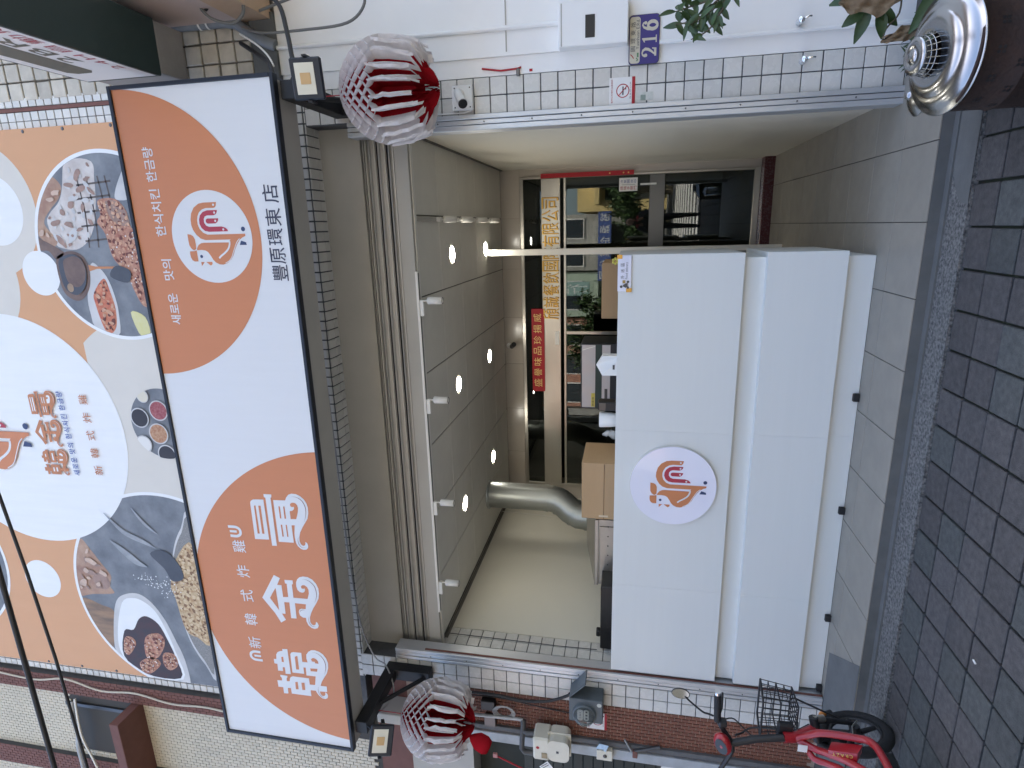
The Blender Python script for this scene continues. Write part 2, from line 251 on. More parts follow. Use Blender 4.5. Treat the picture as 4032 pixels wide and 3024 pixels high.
PB = {"hand":[[-2.638,6.356],[-2.738,6.267],[-2.853,6.195],[-2.93,6.142],[-3.009,6.104],[-3.11,6.143],[-3.184,6.117],[-3.217,6.359],[-3.249,6.5],[-3.164,6.53],[-2.879,6.462]],"thumb":[[-2.984,6.271],[-2.989,6.186],[-3.08,6.129],[-3.15,6.196],[-3.124,6.277],[-3.057,6.311]],"bowl":[[-3.26,6.106],[-3.177,5.986],[-3.161,5.841],[-3.244,5.718],[-3.414,5.613],[-3.619,5.543],[-3.828,5.485],[-4.092,5.473],[-4.104,5.554],[-4.08,6.001],[-3.91,6.186],[-3.799,6.249],[-3.483,6.189]],"bowlin":[[-3.282,6.054],[-3.211,5.923],[-3.24,5.802],[-3.34,5.696],[-3.529,5.623],[-3.752,5.57],[-4.058,5.545],[-4.056,5.996],[-3.879,6.179],[-3.627,6.179]],"dark":[[-3.588,6.096],[-3.56,5.988],[-3.435,5.902],[-3.395,5.807],[-3.467,5.695],[-3.63,5.63],[-3.812,5.582],[-4.047,5.571],[-4.052,5.966],[-3.877,6.163]],"m1":[[-3.662,6.106],[-3.651,6.023],[-3.721,5.995],[-3.853,6.098],[-3.815,6.149]],"m2":[[-3.632,5.874],[-3.569,5.717],[-3.663,5.665],[-3.838,5.774],[-3.857,5.908]],"m3":[[-3.785,5.705],[-3.784,5.59],[-3.898,5.571],[-3.972,5.671],[-3.906,5.73]],"m4":[[-3.928,5.997],[-3.848,5.848],[-3.91,5.76],[-4.033,5.888],[-4.031,5.976]],"mesh":[[-2.359,5.145],[-3.914,5.165],[-3.856,5.266],[-3.598,5.385],[-3.186,5.442],[-2.847,5.421],[-2.618,5.354],[-2.443,5.253]],"chick":[[-2.763,5.37],[-2.613,5.155],[-3.569,5.158],[-3.558,5.294],[-3.487,5.405],[-3.159,5.45],[-3.026,5.471]],"tan":[[-3.274,6.491],[-3.324,6.297],[-3.407,6.156],[-3.785,6.261],[-3.679,6.355],[-3.514,6.448]]}
PC = [[-1.25,5.374,0.051,"cream"],[-1.439,5.441,0.079,"black"],[-1.37,5.247,0.08,"red"],[-1.572,5.286,0.083,"chili"],[-1.672,5.45,0.071,"white"],[-1.755,5.243,0.079,"black"]]
# ------------------------------------------------------------------ the materials of the place
glyphs('頎誠餐飲國際有限公司盛譽味品珍揚威裕源行企業冷氣開放中請隨手關門外送區神泰食自動販賣機便利商店')
glyphs('圓環東路YuanhuanE.RdFooddelivery24H'); glyphs('豐原環東店', 0.006); glyphs('새로운맛의한식치킨금량', 0.012); glyphs('新韓式炸雞', 0.004)
glyphs('禁止吸菸全面室內公共場所違者罰'); glyphs('OBYS2BRIGHT', .01); glyphs('CRAZY', .0)
mat('tile_white', (.66, .65, .61), .25, var=.18, scale=14, col2=(.55, .52, .46), rand=.10, bump=.02, bscale=20)
mat('tile_small', (.72, .71, .67), .3, var=.25, scale=9, col2=(.5, .47, .4), rand=.10)
mat('tile_old', (.62, .57, .47), .45, var=.55, scale=7, col2=(.30, .26, .20), rand=.15)
mat('grout', (.11, .115, .12), .9, var=.4, scale=20)
mat('grout_brown', (.42, .33, .27), .9, var=.4, scale=25)
mat('plaster_grey', (.46, .445, .40), .75, var=.3, scale=2.2, col2=(.30, .28, .25), bump=.05, bscale=25)
mat('plaster_cream', (.70, .68, .59), .8, var=.2, scale=1.5, col2=(.68, .64, .54), bump=.05, bscale=40)
mat('white_paint', (.87, .865, .84), .55, var=.16, scale=3.5, col2=(.72, .69, .65), bump=.06, bscale=30)
mat('ceiling_panel', (.74, .72, .65), .7, var=.15, scale=3, rand=.03)
mat('ceiling_joint', (.17, .16, .14), .8)
mat('stone_header', (.50, .45, .39), .18, var=.25, scale=4, col2=(.42, .37, .31), rand=.04)
mat('shutter_metal', (.47, .455, .42), .5, metal=.25, var=.3, scale=5, col2=(.33, .31, .28), stretch=(.3, 1, 3))
mat('galv_steel', (.62, .64, .66), .42, metal=.65, var=.45, scale=10, col2=(.40, .42, .44), stretch=(1, 1, .25), bump=.02)
mat('floor_tile', (.285, .262, .220), .5, var=.5, scale=7, col2=(.21, .20, .172), rand=.05, bump=.03, bscale=60)
mat('floor_grout', (.075, .07, .065), .9)
mat('paver', (.092, .087, .086), .8, var=.85, scale=34, col2=(.042, .040, .041), rand=.20, bump=.5, bscale=140, detail=8)
mat('paver_green', (.086, .091, .088), .8, var=.85, scale=34, col2=(.040, .044, .043), rand=.20, bump=.5, bscale=140, detail=8)
mat('paver_gap', (.010, .011, .009), .95, var=.6, scale=12, col2=(.02, .035, .012))
mat('terrazzo', (.21, .21, .20), .75, var=1.0, scale=62, col2=(.035, .037, .04), detail=2, bump=.9, bscale=90)
mat('cement', (.135, .138, .135), .85, var=.6, scale=8, col2=(.09, .095, .09), bump=.2, bscale=50)
mat('asphalt', (.055, .055, .058), .9, var=.4, scale=20, bump=.2, bscale=150)
mat('road_paint', (.75, .74, .70), .7, var=.3, scale=6)
mat('laminate', (.70, .72, .70), .38, var=.16, scale=6, stretch=(.12, 1, 3.0), col2=(.60, .615, .595))
mat('laminate_edge', (.62, .61, .56), .5)
mat('sign_vinyl', (.70, .715, .73), .42, var=.14, scale=5, stretch=(6, 1, .5), col2=(.60, .61, .63), bump=.03, bscale=3)
mat('sign_orange', (.575, .215, .088), .42, var=.12, scale=5, stretch=(6, 1, .5), col2=(.47, .18, .078), bump=.03, bscale=3)
mat('print_accent', (.26, .13, .12), .5); mat('print_red', (.42, .035, .06), .45); mat('print_navy', (.03, .05, .13), .45)
mat('print_blue', (.06, .10, .32), .5); mat('sign_ink', (.045, .05, .085), .5)
mat('frame_black', (.022, .026, .036), .42, metal=.3, var=.3, scale=6)
mat('bracket_black', (.016, .017, .02), .5, metal=.2, var=.3, scale=8)
mat('black_plastic', (.012, .012, .013), .4); mat('black_rubber', (.014, .014, .015), .75, var=.4, scale=30, bump=.2, bscale=90)
mat('steel', (.47, .44, .39), .30, metal=1.0, var=.35, scale=3, stretch=(1, 1, 5), col2=(.42, .40, .37))
mat('steel_dark', (.12, .12, .12), .3, metal=.9)
mat('chrome', (.85, .86, .88), .06, metal=1.0)
mat('lid_steel', (.40, .41, .42), .20, metal=1.0, var=.3, scale=9, col2=(.55, .55, .54))
mat('duct_zinc', (.40, .42, .40), .38, metal=.8, var=.4, scale=12, col2=(.36, .38, .37))
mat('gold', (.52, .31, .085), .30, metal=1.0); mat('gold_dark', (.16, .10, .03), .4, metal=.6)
mat('couplet_red', (.42, .012, .022), .6, var=.3, scale=20); mat('couplet_gold', (.85, .62, .22), .45)
mat('granite_red', (.085, .018, .022), .25, var=.7, scale=60, col2=(.02, .006, .008))
mat('cardboard', (.44, .29, .155), .8, var=.2, scale=8, col2=(.36, .235, .125), stretch=(1, 1, 6))
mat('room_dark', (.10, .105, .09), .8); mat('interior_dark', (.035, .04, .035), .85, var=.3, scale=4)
mat('brick_red', (.215, .085, .052), .75, var=.4, scale=18, col2=(.14, .055, .038), rand=.16, bump=.12, bscale=80)
mat('brick_brown', (.175, .072, .055), .7, var=.4, scale=10, col2=(.11, .05, .04), rand=.12)
mat('tile_cream', (.60, .54, .42), .5, var=.45, scale=2.5, col2=(.42, .38, .30), rand=.08)
mat('grout_dark', (.06, .058, .055), .9)
mat('lamp_white', (.78, .76, .70), .4); mat('plastic_white', (.78, .78, .76), .35); mat('plastic_cream', (.72, .68, .56), .4, var=.2, scale=8)
glass_mat()

# ------------------------------------------------------------------ ground: street, pavement of square pavers, pebble strip, shop floor
GZ = -0.08
o = MB().box(-60, 60, -60, -4.9, -.6, -.20).build('road', 'asphalt', kind='structure')
for k in range(13):   # zebra crossing
    MB().box(-3.2, 1.7, -6.1-k*.95-.45, -6.1-k*.95, -.199, -.194).build('road_marking', 'road_paint', o)
MB().box(-60, 60, -4.9, -4.72, -.6, GZ-.004).build('kerb', 'cement', kind='structure')
MB().box(-60, 60, -30, -17, -.5, -.06).build('far_pavement', 'cement', kind='structure')
pav = MB().box(-60, 60, -4.72, -.70, -.5, GZ-.016).build('pavement', 'paver_gap', kind='structure')
PX, PY = .1965, .2045
pme = MB().cbox(-PX/2+.006, PX/2-.006, -PY/2+.006, PY/2-.006, -.05, 0, .004).mesh('paver')
pm2 = pme.copy()
cells = []
for i in range(-24, 12):
    for j in range(0, 18):
        x = -.0525+PX*(i+.5); y = -.745-PY*(j+.5)
        if j == 0: y = -.745-PY*.5
        cells.append((x, y, GZ))
near = lambda p: (p[0]+.9)**2*.35+(p[1]+.9)**2
cells.sort(key=near)
a = [c for c in cells if random.random() < .60]; b = [c for c in cells if c not in set(a)]
piece_grid('paver', pme, 'paver', pav, a, .0018, 190, None, .010); piece_grid('paver', pm2, 'paver_green', pav, b, .0018, 110, None, .010)
ks = MB().box(-60, 60, -.745, -.56, -.4, GZ+.012).build('pebble_strip', 'terrazzo', kind='structure')
MB().box(-60, 60, -.56, -.516, -.4, GZ+.022).build('gutter', 'cement', ks)
# oily cement patch at both ends of the strip
MB().poly([(.05, -.745, GZ+.0155), (.06, -.67, GZ+.0155), (.14, -.60, GZ+.0155), (.22, -.563, GZ+.0155), (1.6, -.563, GZ+.0155), (1.6, -.745, GZ+.0155)]).build('cement_patch', 'cement', ks)

flr = MB().box(-60, 60, -.515, 3.06, -.4, -.006).build('shop_floor', 'floor_grout', kind='structure')
fx, fy = .393, .396
tme = MB().cbox(-fx/2+.0026, fx/2-.0026, -fy/2+.0022, fy/2-.0022, -.02, 0, .0012).mesh('floor_tile')
tfr = MB().cbox(-fx/2+.0026, fx/2-.0026, -.2017, .2017, -.02, 0, .0012).mesh('floor_tile')
piece_grid('floor_tile', tme, 'floor_tile', flr, [(-.03+fx*(i+.5), -.108+fy*(j+.5), 0) for i in range(-9, 2) for j in range(0, 8) if i >= -2 or j < 3], .0004)
piece_grid('floor_tile', tfr, 'floor_tile', flr, [(-.03+fx*(i+.5), -.3115, 0) for i in range(-8, 6)], .0004)
MB().poly([(-3.05, -.515, .002), (-2.72, -.515, .002), (-3.02, -.02, .002), (-3.45, -.02, .002), (-3.9, -.05, .002), (-3.9, -.515, .002)]).build('cement_patch', 'cement', flr)
MB().box(-60, 60, -.5155, -.5152, -.1, -.007).build('platform_face', 'cement', flr)
st = MB().cbox(-3.5, .67, 3.06, 3.23, -.02, .105, .006).build('door_step', 'granite_red', flr)

# ------------------------------------------------------------------ the shophouse
B = thing('shop_building', (-1.4, 0, 0), 'white tiled shophouse with a wide open shop front', 'building')
TP = .108
tile = MB().cbox(-.0505, .0505, -.006, .006, -.0505, .0505, .002).mesh('wall_tile')
# pillars left and right of the opening, each faced with two columns of square tiles
MB().box(.705, .925, .004, .45, -.1, 3.684).build('pillar', 'grout', B)
MB().box(-3.758, -3.542, .004, .45, -.1, 3.684).build('pillar', 'grout', B)
spR = [(.708+.0545+k*TP, .002, -.008+.054+TP*(j+.06)) for k in (0, 1) for j in range(-1, 34)]
spL = [(-3.7555+.0545+k*TP, .002, .027+.054+TP*j) for k in (0, 1) for j in range(-1, 34)]
piece_grid('wall_tile', tile, 'tile_white', B, spR+spL, .0006, 300, None, .004)
# upper wall behind the banner, small upright tiles, and the tiled underside over the opening
MB().box(-4.2, 1.0, .004, .5, 3.684, 10).build('upper_wall', 'grout', B)
SM = .0715
ts = MB().cbox(-.030, .030, -.005, .005, -.0315, .0315, .0015).mesh('facade_tile')
ts2 = MB().cbox(-.0308, .0308, -.0495, .0495, -.005, .005, .0015).mesh('soffit_tile')
sp = [(x, .001, 3.69+SM*(j+.5)) for x in (.8415, .9065, 1.0025) for j in range(10, 56)]
sp += [(-4.2+SM*(i+.5), .001, 3.69+SM*(j+.5)) for i in range(0, 2) for j in range(14, 60)]
piece_grid('facade_tile', ts, 'tile_small', B, [s for s in sp if s[2] > 4.6][:230], .0004)
mbr = MB(); vs = [v.co.copy() for v in ts.vertices]; fs = [tuple(p.vertices) for p in ts.polygons]
for i in range(0, 66):
    for j in range(0, 2): mbr.add([v+Vector((.94-SM*(i+.5), .001, 3.69+SM*(j+.5))) for v in vs], fs)
mbr.build('facade_tile_row', 'tile_small', B, kind='stuff')
piece_grid('soffit_tile', ts2, 'tile_small', B, [(.94-SM*(i+.5), .052+.108*j, 3.681) for i in range(0, 66) for j in (0, )], .0004)
mbr = MB(); vs = [v.co.copy() for v in ts2.vertices]; fs = [tuple(p.vertices) for p in ts2.polygons]
for i in range(0, 66): mbr.add([v+Vector((.94-SM*(i+.5), .16, 3.681)) for v in vs], fs)
mbr.build('soffit_tile_row', 'tile_small', B, kind='stuff')
MB().box(.941, .966, -.008, .004, 3.9, 10).build('brown_trim', 'brick_brown', B)
# plaster beam set back under the tiles
MB().box(-3.757, .72, .17, .5, 3.37, 3.684).build('lintel_beam', 'plaster_grey', B)
# white painted wall to the right of the tiles, in shallow steps
MB().box(.9255, 1.030, -.004, .4, -.1, 3.80).build('painted_wall', 'white_paint', B)
MB().box(1.0305, 3.2, -.022, .4, -.1, 3.80).build('painted_wall', 'white_paint', B)
MB().box(1.052, 3.2, -.026, -.021, 2.255, 2.262).build('wall_groove', 'plaster_grey', B)
# inside of the shop: walls, tiled returns, ceiling of square panels
MB().box(.66, .70, .10, 3.25, 0, 3.05).build('side_wall', 'plaster_cream', B)
MB().box(-3.75, -3.53, .452, 3.25, 0, 3.05).build('side_wall', 'plaster_cream', B)
MB().box(-3.70, -3.538, .05, .45, 0, 3.05).build('side_return', 'grout', B)
tl = MB().cbox(-.006, .006, -.0505, .0505, -.0505, .0505, .002).mesh('return_tile')
piece_grid('return_tile', tl, 'tile_white', B, [(-3.535, .18+TP*k, .06+TP*j) for k in (0, 1, 2) for j in range(12, 28)], .0006, 300, None, .004)
ce = MB().box(-3.75, .71, .2, 3.29, 3.037, 3.12).build('ceiling', 'ceiling_joint', B)
cp = MB().cbox(-.2940, .2940, -.2968, .2968, 0, .012, .002).mesh('ceiling_panel')
piece_grid('ceiling_panel', cp, 'ceiling_panel', ce, [(.108-.5996*(i+.5), .209+.6*(j+.5), 3.029) for i in range(-1, 6) for j in range(5)], .0003)
MB().box(-3.53, .66, .17, .205, 3.02, 3.12).build('ceiling_edge', 'plaster_grey', B)
MB().box(-3.53, .66, .205, .245, 3.012, 3.03).build('ceiling_trim', 'lamp_white', B)
MB().box(.652, .660, .25, 3.25, 3.0, 3.03).build('ceiling_trim', 'ceiling_joint', B)
MB().box(-3.53, -3.522, .3, 3.25, 3.0, 3.03).build('ceiling_trim', 'ceiling_joint', B)
# back of the shop: polished stone header, cheeks, steel-framed shop window with a door
hd = MB().box(-3.53, .66, 3.262, 3.5, 2.80, 3.04).build('back_header', 'grout_brown', B)
hm = MB().cbox(-.2985, .2985, -.006, .006, -.117, .117, .001).mesh('header_slab')
piece_grid('header_slab', hm, 'stone_header', hd, [(.108-.5996*(i+.5), 3.256, 2.92) for i in range(-1, 6)], .0002)
MB().box(.572, .66, 3.25, 3.5, 0, 2.80).build('back_cheek', 'stone_header', B)
MB().box(-3.53, -3.35, 3.25, 3.5, 0, 2.80).build('back_cheek', 'stone_header', B)
SW = thing('shop_window', (-1.4, 3.25, .1), 'steel framed shop window and door at the back of the room', 'window')
for x0, x1, z0, z1, y0 in ((-3.35, .572, 2.755, 2.80, 3.235), (-3.35, .572, 2.245, 2.275, 3.232), (-3.35, .572, .105, .17, 3.22), (.545, .572, .17, 2.755, 3.225),
                       (-3.35, -3.31, .17, 2.755, 3.225), (-1.30, -1.26, .17, 2.245, 3.232), (-.30, -.255, .17, 2.245, 3.232)):
    MB().cbox(x0, x1, y0, 3.27, z0, z1, .004).build('frame', 'steel', SW)
MB().cbox(-3.31, .545, 3.222, 3.268, 2.312, 2.54, .005).build('header_panel', 'steel', SW)
MB().cbox(-.255, .545, 3.226, 3.262, 1.12, 1.29, .004).build('door_rail', 'steel_dark', SW)
for x0, x1, z0, z1 in ((-3.31, .545, 2.54, 2.755), (-3.31, -1.30, .17, 2.245), (-1.26, -.30, .17, 2.245), (-.255, .545, .17, 1.12), (-.255, .545, 1.29, 2.245)):
    MB().box(x0, x1, 3.246, 3.252, z0, z1).build('pane', 'window_glass', SW)
MB().cbox(-1.43, -1.26, 3.217, 3.223, 2.335, 2.385, .001).build('name_plate', 'plastic_white', SW)
nm = '頎誠餐飲國際有限公司'
for i, c in enumerate(nm):
    x = -1.045+i*.146
    lt = text(MB(), c, x-.064, x+.064, 2.332, 2.53, 3.198); f = list(lt.f); n = len(lt.v)
    lt.add([(v[0], 3.206, v[2]) for v in lt.v[:n]], f); g = lt.build('letter', 'gold', SW)
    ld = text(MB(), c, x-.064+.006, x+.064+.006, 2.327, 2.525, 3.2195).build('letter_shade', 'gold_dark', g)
# dark room behind the window
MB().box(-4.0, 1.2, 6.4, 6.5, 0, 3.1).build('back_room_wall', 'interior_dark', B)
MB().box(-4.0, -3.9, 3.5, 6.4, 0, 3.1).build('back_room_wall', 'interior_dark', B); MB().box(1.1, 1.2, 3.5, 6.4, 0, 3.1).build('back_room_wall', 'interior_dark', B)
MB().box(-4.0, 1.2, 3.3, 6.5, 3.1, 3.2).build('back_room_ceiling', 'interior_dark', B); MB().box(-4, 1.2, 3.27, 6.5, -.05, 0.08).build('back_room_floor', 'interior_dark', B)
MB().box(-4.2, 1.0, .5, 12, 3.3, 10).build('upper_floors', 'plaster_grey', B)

# ------------------------------------------------------------------ roller shutter, wound up, with its side tracks
S = thing('roller_shutter', (-1.4, .2, 3.1), 'wound up grey metal roller shutter above the shop opening', 'shutter')
for k, (z0, z1, y) in enumerate(((3.330, 3.366, .20), (3.258, 3.318, .185), (3.183, 3.246, .185), (3.122, 3.171, .19))):
    pf = [(0, z0), (-.012, z0+.006), (-.014, z0+.016), (.004, z0+.024), (-.004, z0+(z1-z0)*.62), (-.018, z1-.014), (-.014, z1-.004), (0, z1)]
    mb = MB(); n = len(pf)
    mb.add([(x, y+p[0], p[1]) for x in (-3.60, .70) for p in pf], [(i, i+1, n+i+1, n+i) for i in range(n-1)])
    mb.build('slat', 'shutter_metal', S)
MB().box(-3.6, .70, .215, .24, 3.10, 3.40).build('curtain_back', 'steel_dark', S)
MB().cbox(-3.58, .68, .175, .205, 3.075, 3.112, .003).build('bottom_rail', 'galv_steel', S)
def track(x_in, x_out, zb):
    s = 1 if x_out > x_in else -1
    mb = MB()
    for p, q, y0 in ((0, .030, -.030), (.034, .062, -.026), (.066, .094, -.030)):
        mb.cbox(min(x_in+s*p, x_in+s*q), max(x_in+s*p, x_in+s*q), y0, .10, zb, 3.36, .003)
    mb.build('track', 'galv_steel', S)
    m2 = MB()
    for z in [zb+.25+.31*k for k in range(10)]: m2.lathe([(0, 0), (.005, 0), (.005, -.003), (0, -.004)], 8, Matrix.Translation((x_in+s*.048, -.027, z)) @ Matrix.Rotation(-pi/2, 4, 'X'))
    m2.build('rivet', 'steel_dark', S)
track(.614, .705, -.005); track(-3.420, -3.515, .005)
MB().box(-3.4195, -3.415, -.010, .008, .004, 3.1).build('track_lip', 'brick_brown', S)

# ------------------------------------------------------------------ the long shop sign on its brackets
def logo_on(parent, cx, cz, r, y, k=1.0, clipbox=None):
    P = lambda pts: [(cx+p[0]*r*k, cz+p[1]*r*k) for p in pts]
    C = (lambda ps: clip(ps, *clipbox)) if clipbox else (lambda ps: ps)
    def put(name, m, polys, dy):
        for pl in polys:
            pl = C(pl)
            if len(pl) > 2: MB().poly(pl, y-dy).build(name, m, parent)
    put('logo_orange', 'sign_orange', [P(LOGO[n]) for n in ('A', 'B', 'c1', 'c2', 'b1', 'b2')], .001)
    put('logo_red', 'print_red', [P(LOGO[n]) for n in ('r1', 'r2')], .001)
    put('logo_navy', 'print_navy', [P(LOGO['t']), circle(*P(LOGO['eye'])[0], .036*r*k, 20), circle(*P(LOGO['ball'])[0], .05*r*k, 24)], .001)
    put('logo_line', 'sign_vinyl', [stroke(P(LOGO['w1']), .04*r*k), stroke(P(LOGO['w2']), .017*r*k)]+[circle(*p, .024*r*k, 14) for p in P(LOGO['dots'])], .002)
def chars_on(parent, y, m, mh, ma, f=lambda p, c: p):
    for c, d in CHARS.items():
        w = MB(); h = MB(); a = MB()
        for pl, dy, nm, mm in [(pl, .001, 'character_stroke', m) for pl in d['w']]+[(pl, .0018, 'character_counter', mh) for pl in d['h']]: MB().poly([f(p, c) for p in pl], y-dy).build(nm, mm, parent)
        for i, pl in enumerate(d['s']): MB().poly(stroke([f(p, c) for p in pl], (.0035 if i else .0055)*(1 if f((0, 0), c) == (0, 0) else .58), True), y-.0026).build('character_accent', ma, parent)

SX0, SX1, SZ0, SZ1, SY = -3.815, .873, 3.447, 4.54, -.70
SG = thing('shop_sign', (-1.47, -.6, SZ0), 'long white shop sign with two orange discs, rooster emblem and big white characters', 'sign')
MB().box(SX0+.03, SX1-.03, SY+.012, -.49, SZ0+.004, SZ1-.01).build('sign_box', 'plaster_grey', SG)
for x0, x1, z0, z1 in ((SX0, SX1, SZ0, SZ0+.024), (SX0, SX1, SZ1-.024, SZ1), (SX0, SX0+.026, SZ0+.024, SZ1-.024), (SX1-.022, SX1, SZ0+.024, SZ1-.024)):
    MB().cbox(x0, x1, SY-.012, SY+.035, z0, z1, .003).build('frame', 'frame_black', SG)
IX0, IX1, IZ0, IZ1 = SX0+.026, SX1-.022, SZ0+.024, SZ1-.024
Yf = SY+.001
MB().poly([(IX0, IZ0), (IX1, IZ0), (IX1, IZ1), (IX0, IZ1)], Yf).build('face', 'sign_vinyl', SG)
MB().poly(clip(circle(-.012, 4.5245, .8654, 128), IX0, IX1, IZ0, IZ1), Yf-.0015).build('orange_disc', 'sign_orange', SG)
MB().poly(clip(circle(-2.5508, 3.3904, 1.1678, 160), IX0, IX1, IZ0, IZ1), Yf-.0015).build('orange_disc', 'sign_orange', SG)
MB().poly(circle(-.0054, 3.9919, .2756, 72), Yf-.003).build('white_disc', 'sign_vinyl', SG)
logo_on(SG, -.0054, 3.9919, .2756, Yf-.003)
chars_on(SG, Yf-.002, 'sign_vinyl', 'sign_orange', 'print_accent')
for c, x0, x1 in zip('豐原環東店', (-.274, -.172, -.063, .048, .180), (-.178, -.076, .036, .152, .285)): text(MB(), c, x0, x1, 3.508, 3.612, Yf-.002, .006).build('character', 'sign_ink', SG)
for s, x0, x1 in (('새로운', -.545, -.345), ('맛의', -.262, -.132), ('한식치킨', .008, .288), ('한금량', .33, .528)): text(MB(), s, x0, x1, 4.305, 4.378, Yf-.003, .012, gap=.06).build('word', 'sign_vinyl', SG)
for i, c in enumerate('新韓式炸雞'): text(MB(), c, -2.985+i*.2005, -2.985+i*.2005+.098, 4.105, 4.208, Yf-.003, .004).build('character', 'sign_vinyl', SG)
def hook(t, cx, cz, s, flip):
    P = lambda pts: [(cx+(p[0] if flip > 0 else -p[0])*s, cz+(p[1] if flip > 0 else -p[1])*s) for p in pts]
    t.poly(stroke(P([(-.42, -.6), (-.42, .1), (-.25, .42), (0, .5), (.25, .42), (.42, .1), (.42, -.5)]), .24*s), Yf-.003)
    t.poly(stroke(P([(0, -.5), (0, .15)]), .2*s), Yf-.003)
for hx, hz, hs in ((-3.053, 4.165, 1), (-2.018, 4.168, -1)): t = MB(); hook(t, hx, hz, .085, hs); t.build('curl_mark', 'sign_vinyl', SG)

def bracket(x, lab):
    b = thing('sign_bracket', (x, 0, 3.05), lab, 'bracket', 'steel brackets under the shop sign')
    MB().cbox(x-.05, x+.05, -.10, -.004, 3.045, 3.44, .003).build('wall_post', 'bracket_black', b)
    MB().cbox(x-.05, x+.05, -.66, -.10, 3.345, 3.44, .003).build('arm', 'bracket_black', b)
    MB().tube([(x, -.06, 3.06), (x, -.42, 3.36)], .018, 6).build('brace', 'bracket_black', b)
bracket(-3.63, 'black steel bracket under the sign beside the brick wall'); bracket(.79, 'black steel bracket under the sign beside the white wall')

def floodlight(x, y, z, yaw, tilt, lab):
    F = thing('floodlight', (x, y, z), lab, 'floodlight', 'floodlights on the sign brackets')
    M = Matrix.Translation((x, y, z)) @ Matrix.Rotation(yaw, 4, 'Z') @ Matrix.Rotation(tilt, 4, 'X')
    MB().cbox(-.105, .105, -.012, .02, -.085, .085, .008, M).build('housing', 'frame_black', F)
    mb = MB()
    for k in range(9): mb.box(-.085+k*.0205, -.080+k*.0205, .02, .042, -.07, .07, M)
    mb.build('cooling_fin', 'frame_black', F)
    MB().cbox(-.078, .078, -.0145, -.012, -.045, .06, .001, M).build('lens', mat('lens_cream', (.70, .67, .55), .25), F)
    MB().cbox(-.028, .028, -.0175, -.0145, -.022, .034, .001, M).build('led_chip', mat('led_amber', (.62, .40, .18), .4), F)
    mb = MB()
    for a, b, c, d in ((-.118, -.108, -.012, .004), (.108, .118, -.012, .004)): mb.box(a, b, c, .09, -.012, .012, M)
    mb.box(-.118, .118, .08, .09, -.012, .012, M); mb.build('yoke', 'bracket_black', F)
    MB().tube([M @ Vector((0, .03, 0)), M @ Vector((.02, .08, .03)), M @ Vector((.06, .12, .10)), M @ Vector((0, .2, .17))], .005, 6).build('cable', 'black_plastic', F)
floodlight(.815, -.735, 3.225, radians(-6), radians(12), 'black floodlight below the right end of the sign')
floodlight(-3.63, -.74, 3.195, radians(30), radians(26), 'black floodlight below the left end of the sign')

# ------------------------------------------------------------------ printed banner on the wall above the sign
BX0, BX1, BZ0, BZ1, BY = -4.09, .82, 4.3, 8.6, -.030
BN = thing('wall_banner', (-1.6, BY, BZ0), 'large orange banner printed with food pictures and white discs on the upper wall', 'banner')
MB().box(BX0, BX1, BY, .000, BZ0, BZ1).build('sheet', mat('banner_orange', (.64, .345, .175), .5, var=.15, scale=2, stretch=(3, 1, .6), col2=(.57, .29, .14)), BN)
mat('banner_pale', (.74, .73, .70), .5, var=.1, scale=3); mat('banner_white', (.80, .82, .83), .5, var=.08, scale=3, stretch=(5, 1, .5)); mat('banner_beige', (.66, .63, .57), .5, var=.08, scale=3)
mat('slate', (.115, .125, .145), .5, var=.9, scale=4, col2=(.26, .28, .30), detail=6); mat('photo_cloth', (.50, .45, .42), .5, var=.8, scale=9, col2=(.72, .70, .68))
mat('photo_skin', (.30, .16, .11), .5, var=.7, scale=8, col2=(.56, .40, .28)); mat('photo_spoon', (.10, .06, .05), .4, var=.8, scale=6, col2=(.24, .16, .12))
mat('photo_sauce', (.52, .22, .09), .4); mat('photo_chicken', (.32, .105, .065), .5, var=.95, scale=24, col2=(.60, .36, .24)); mat('photo_fry', (.40, .22, .09), .5, var=1, scale=26, col2=(.66, .54, .34))
mat('photo_kimchi', (.46, .09, .05), .5, var=.9, scale=22, col2=(.66, .33, .18)); mat('photo_lemon', (.62, .58, .22), .5, var=.5, scale=9, col2=(.7, .7, .5))
mat('photo_bowl', (.62, .62, .62), .5, var=.7, scale=3, col2=(.40, .40, .40)); mat('photo_dark', (.032, .026, .030), .5, var=.6, scale=12, col2=(.10, .03, .03)); mat('photo_wire', (.10, .08, .07), .5)
mat('photo_meat', (.38, .25, .20), .5, var=.6, scale=16); mat('photo_mesh', (.34, .33, .31), .5, var=1, scale=60, col2=(.10, .10, .10), stretch=(1, 1, 4)); mat('photo_tan', (.36, .22, .12), .5, var=.8, scale=4, col2=(.09, .07, .06), stretch=(3, 1, .7))
mat('sauce_cream', (.66, .62, .50), .5); mat('sauce_red', (.24, .035, .045), .5, var=.7, scale=60, col2=(.5, .2, .2)); mat('sauce_chili', (.34, .13, .06), .5, var=.8, scale=60, col2=(.6, .42, .25)); mat('sauce_black', (.030, .026, .030), .5)
lay = [0]
def pr(name, m, polys):
    lay[0] += 1; mb = MB(); many = len(polys) > 12
    for pl in polys:
        pl = clip(pl, BX0+.002, BX1-.002, BZ0, BZ1)
        if len(pl) > 2:
            if many: mb.poly(pl, BY-.0002*lay[0])
            else: MB().poly(pl, BY-.0002*lay[0]).build(name, m, BN)
    if many: mb.build(name, m, BN, kind='stuff')
CA = (-.0676, 5.3742, .7152); CB = (-3.1562, 5.4893, 1.0380); CC = (-1.4875, 5.2340, .3043); CW = (-1.6284, 6.6871, 1.0555)
pr('print_beige', 'banner_beige', [clip(circle(-1.6, 5.2, 1.02, 80), -2.4, -.6, 4.3, 5.85)])
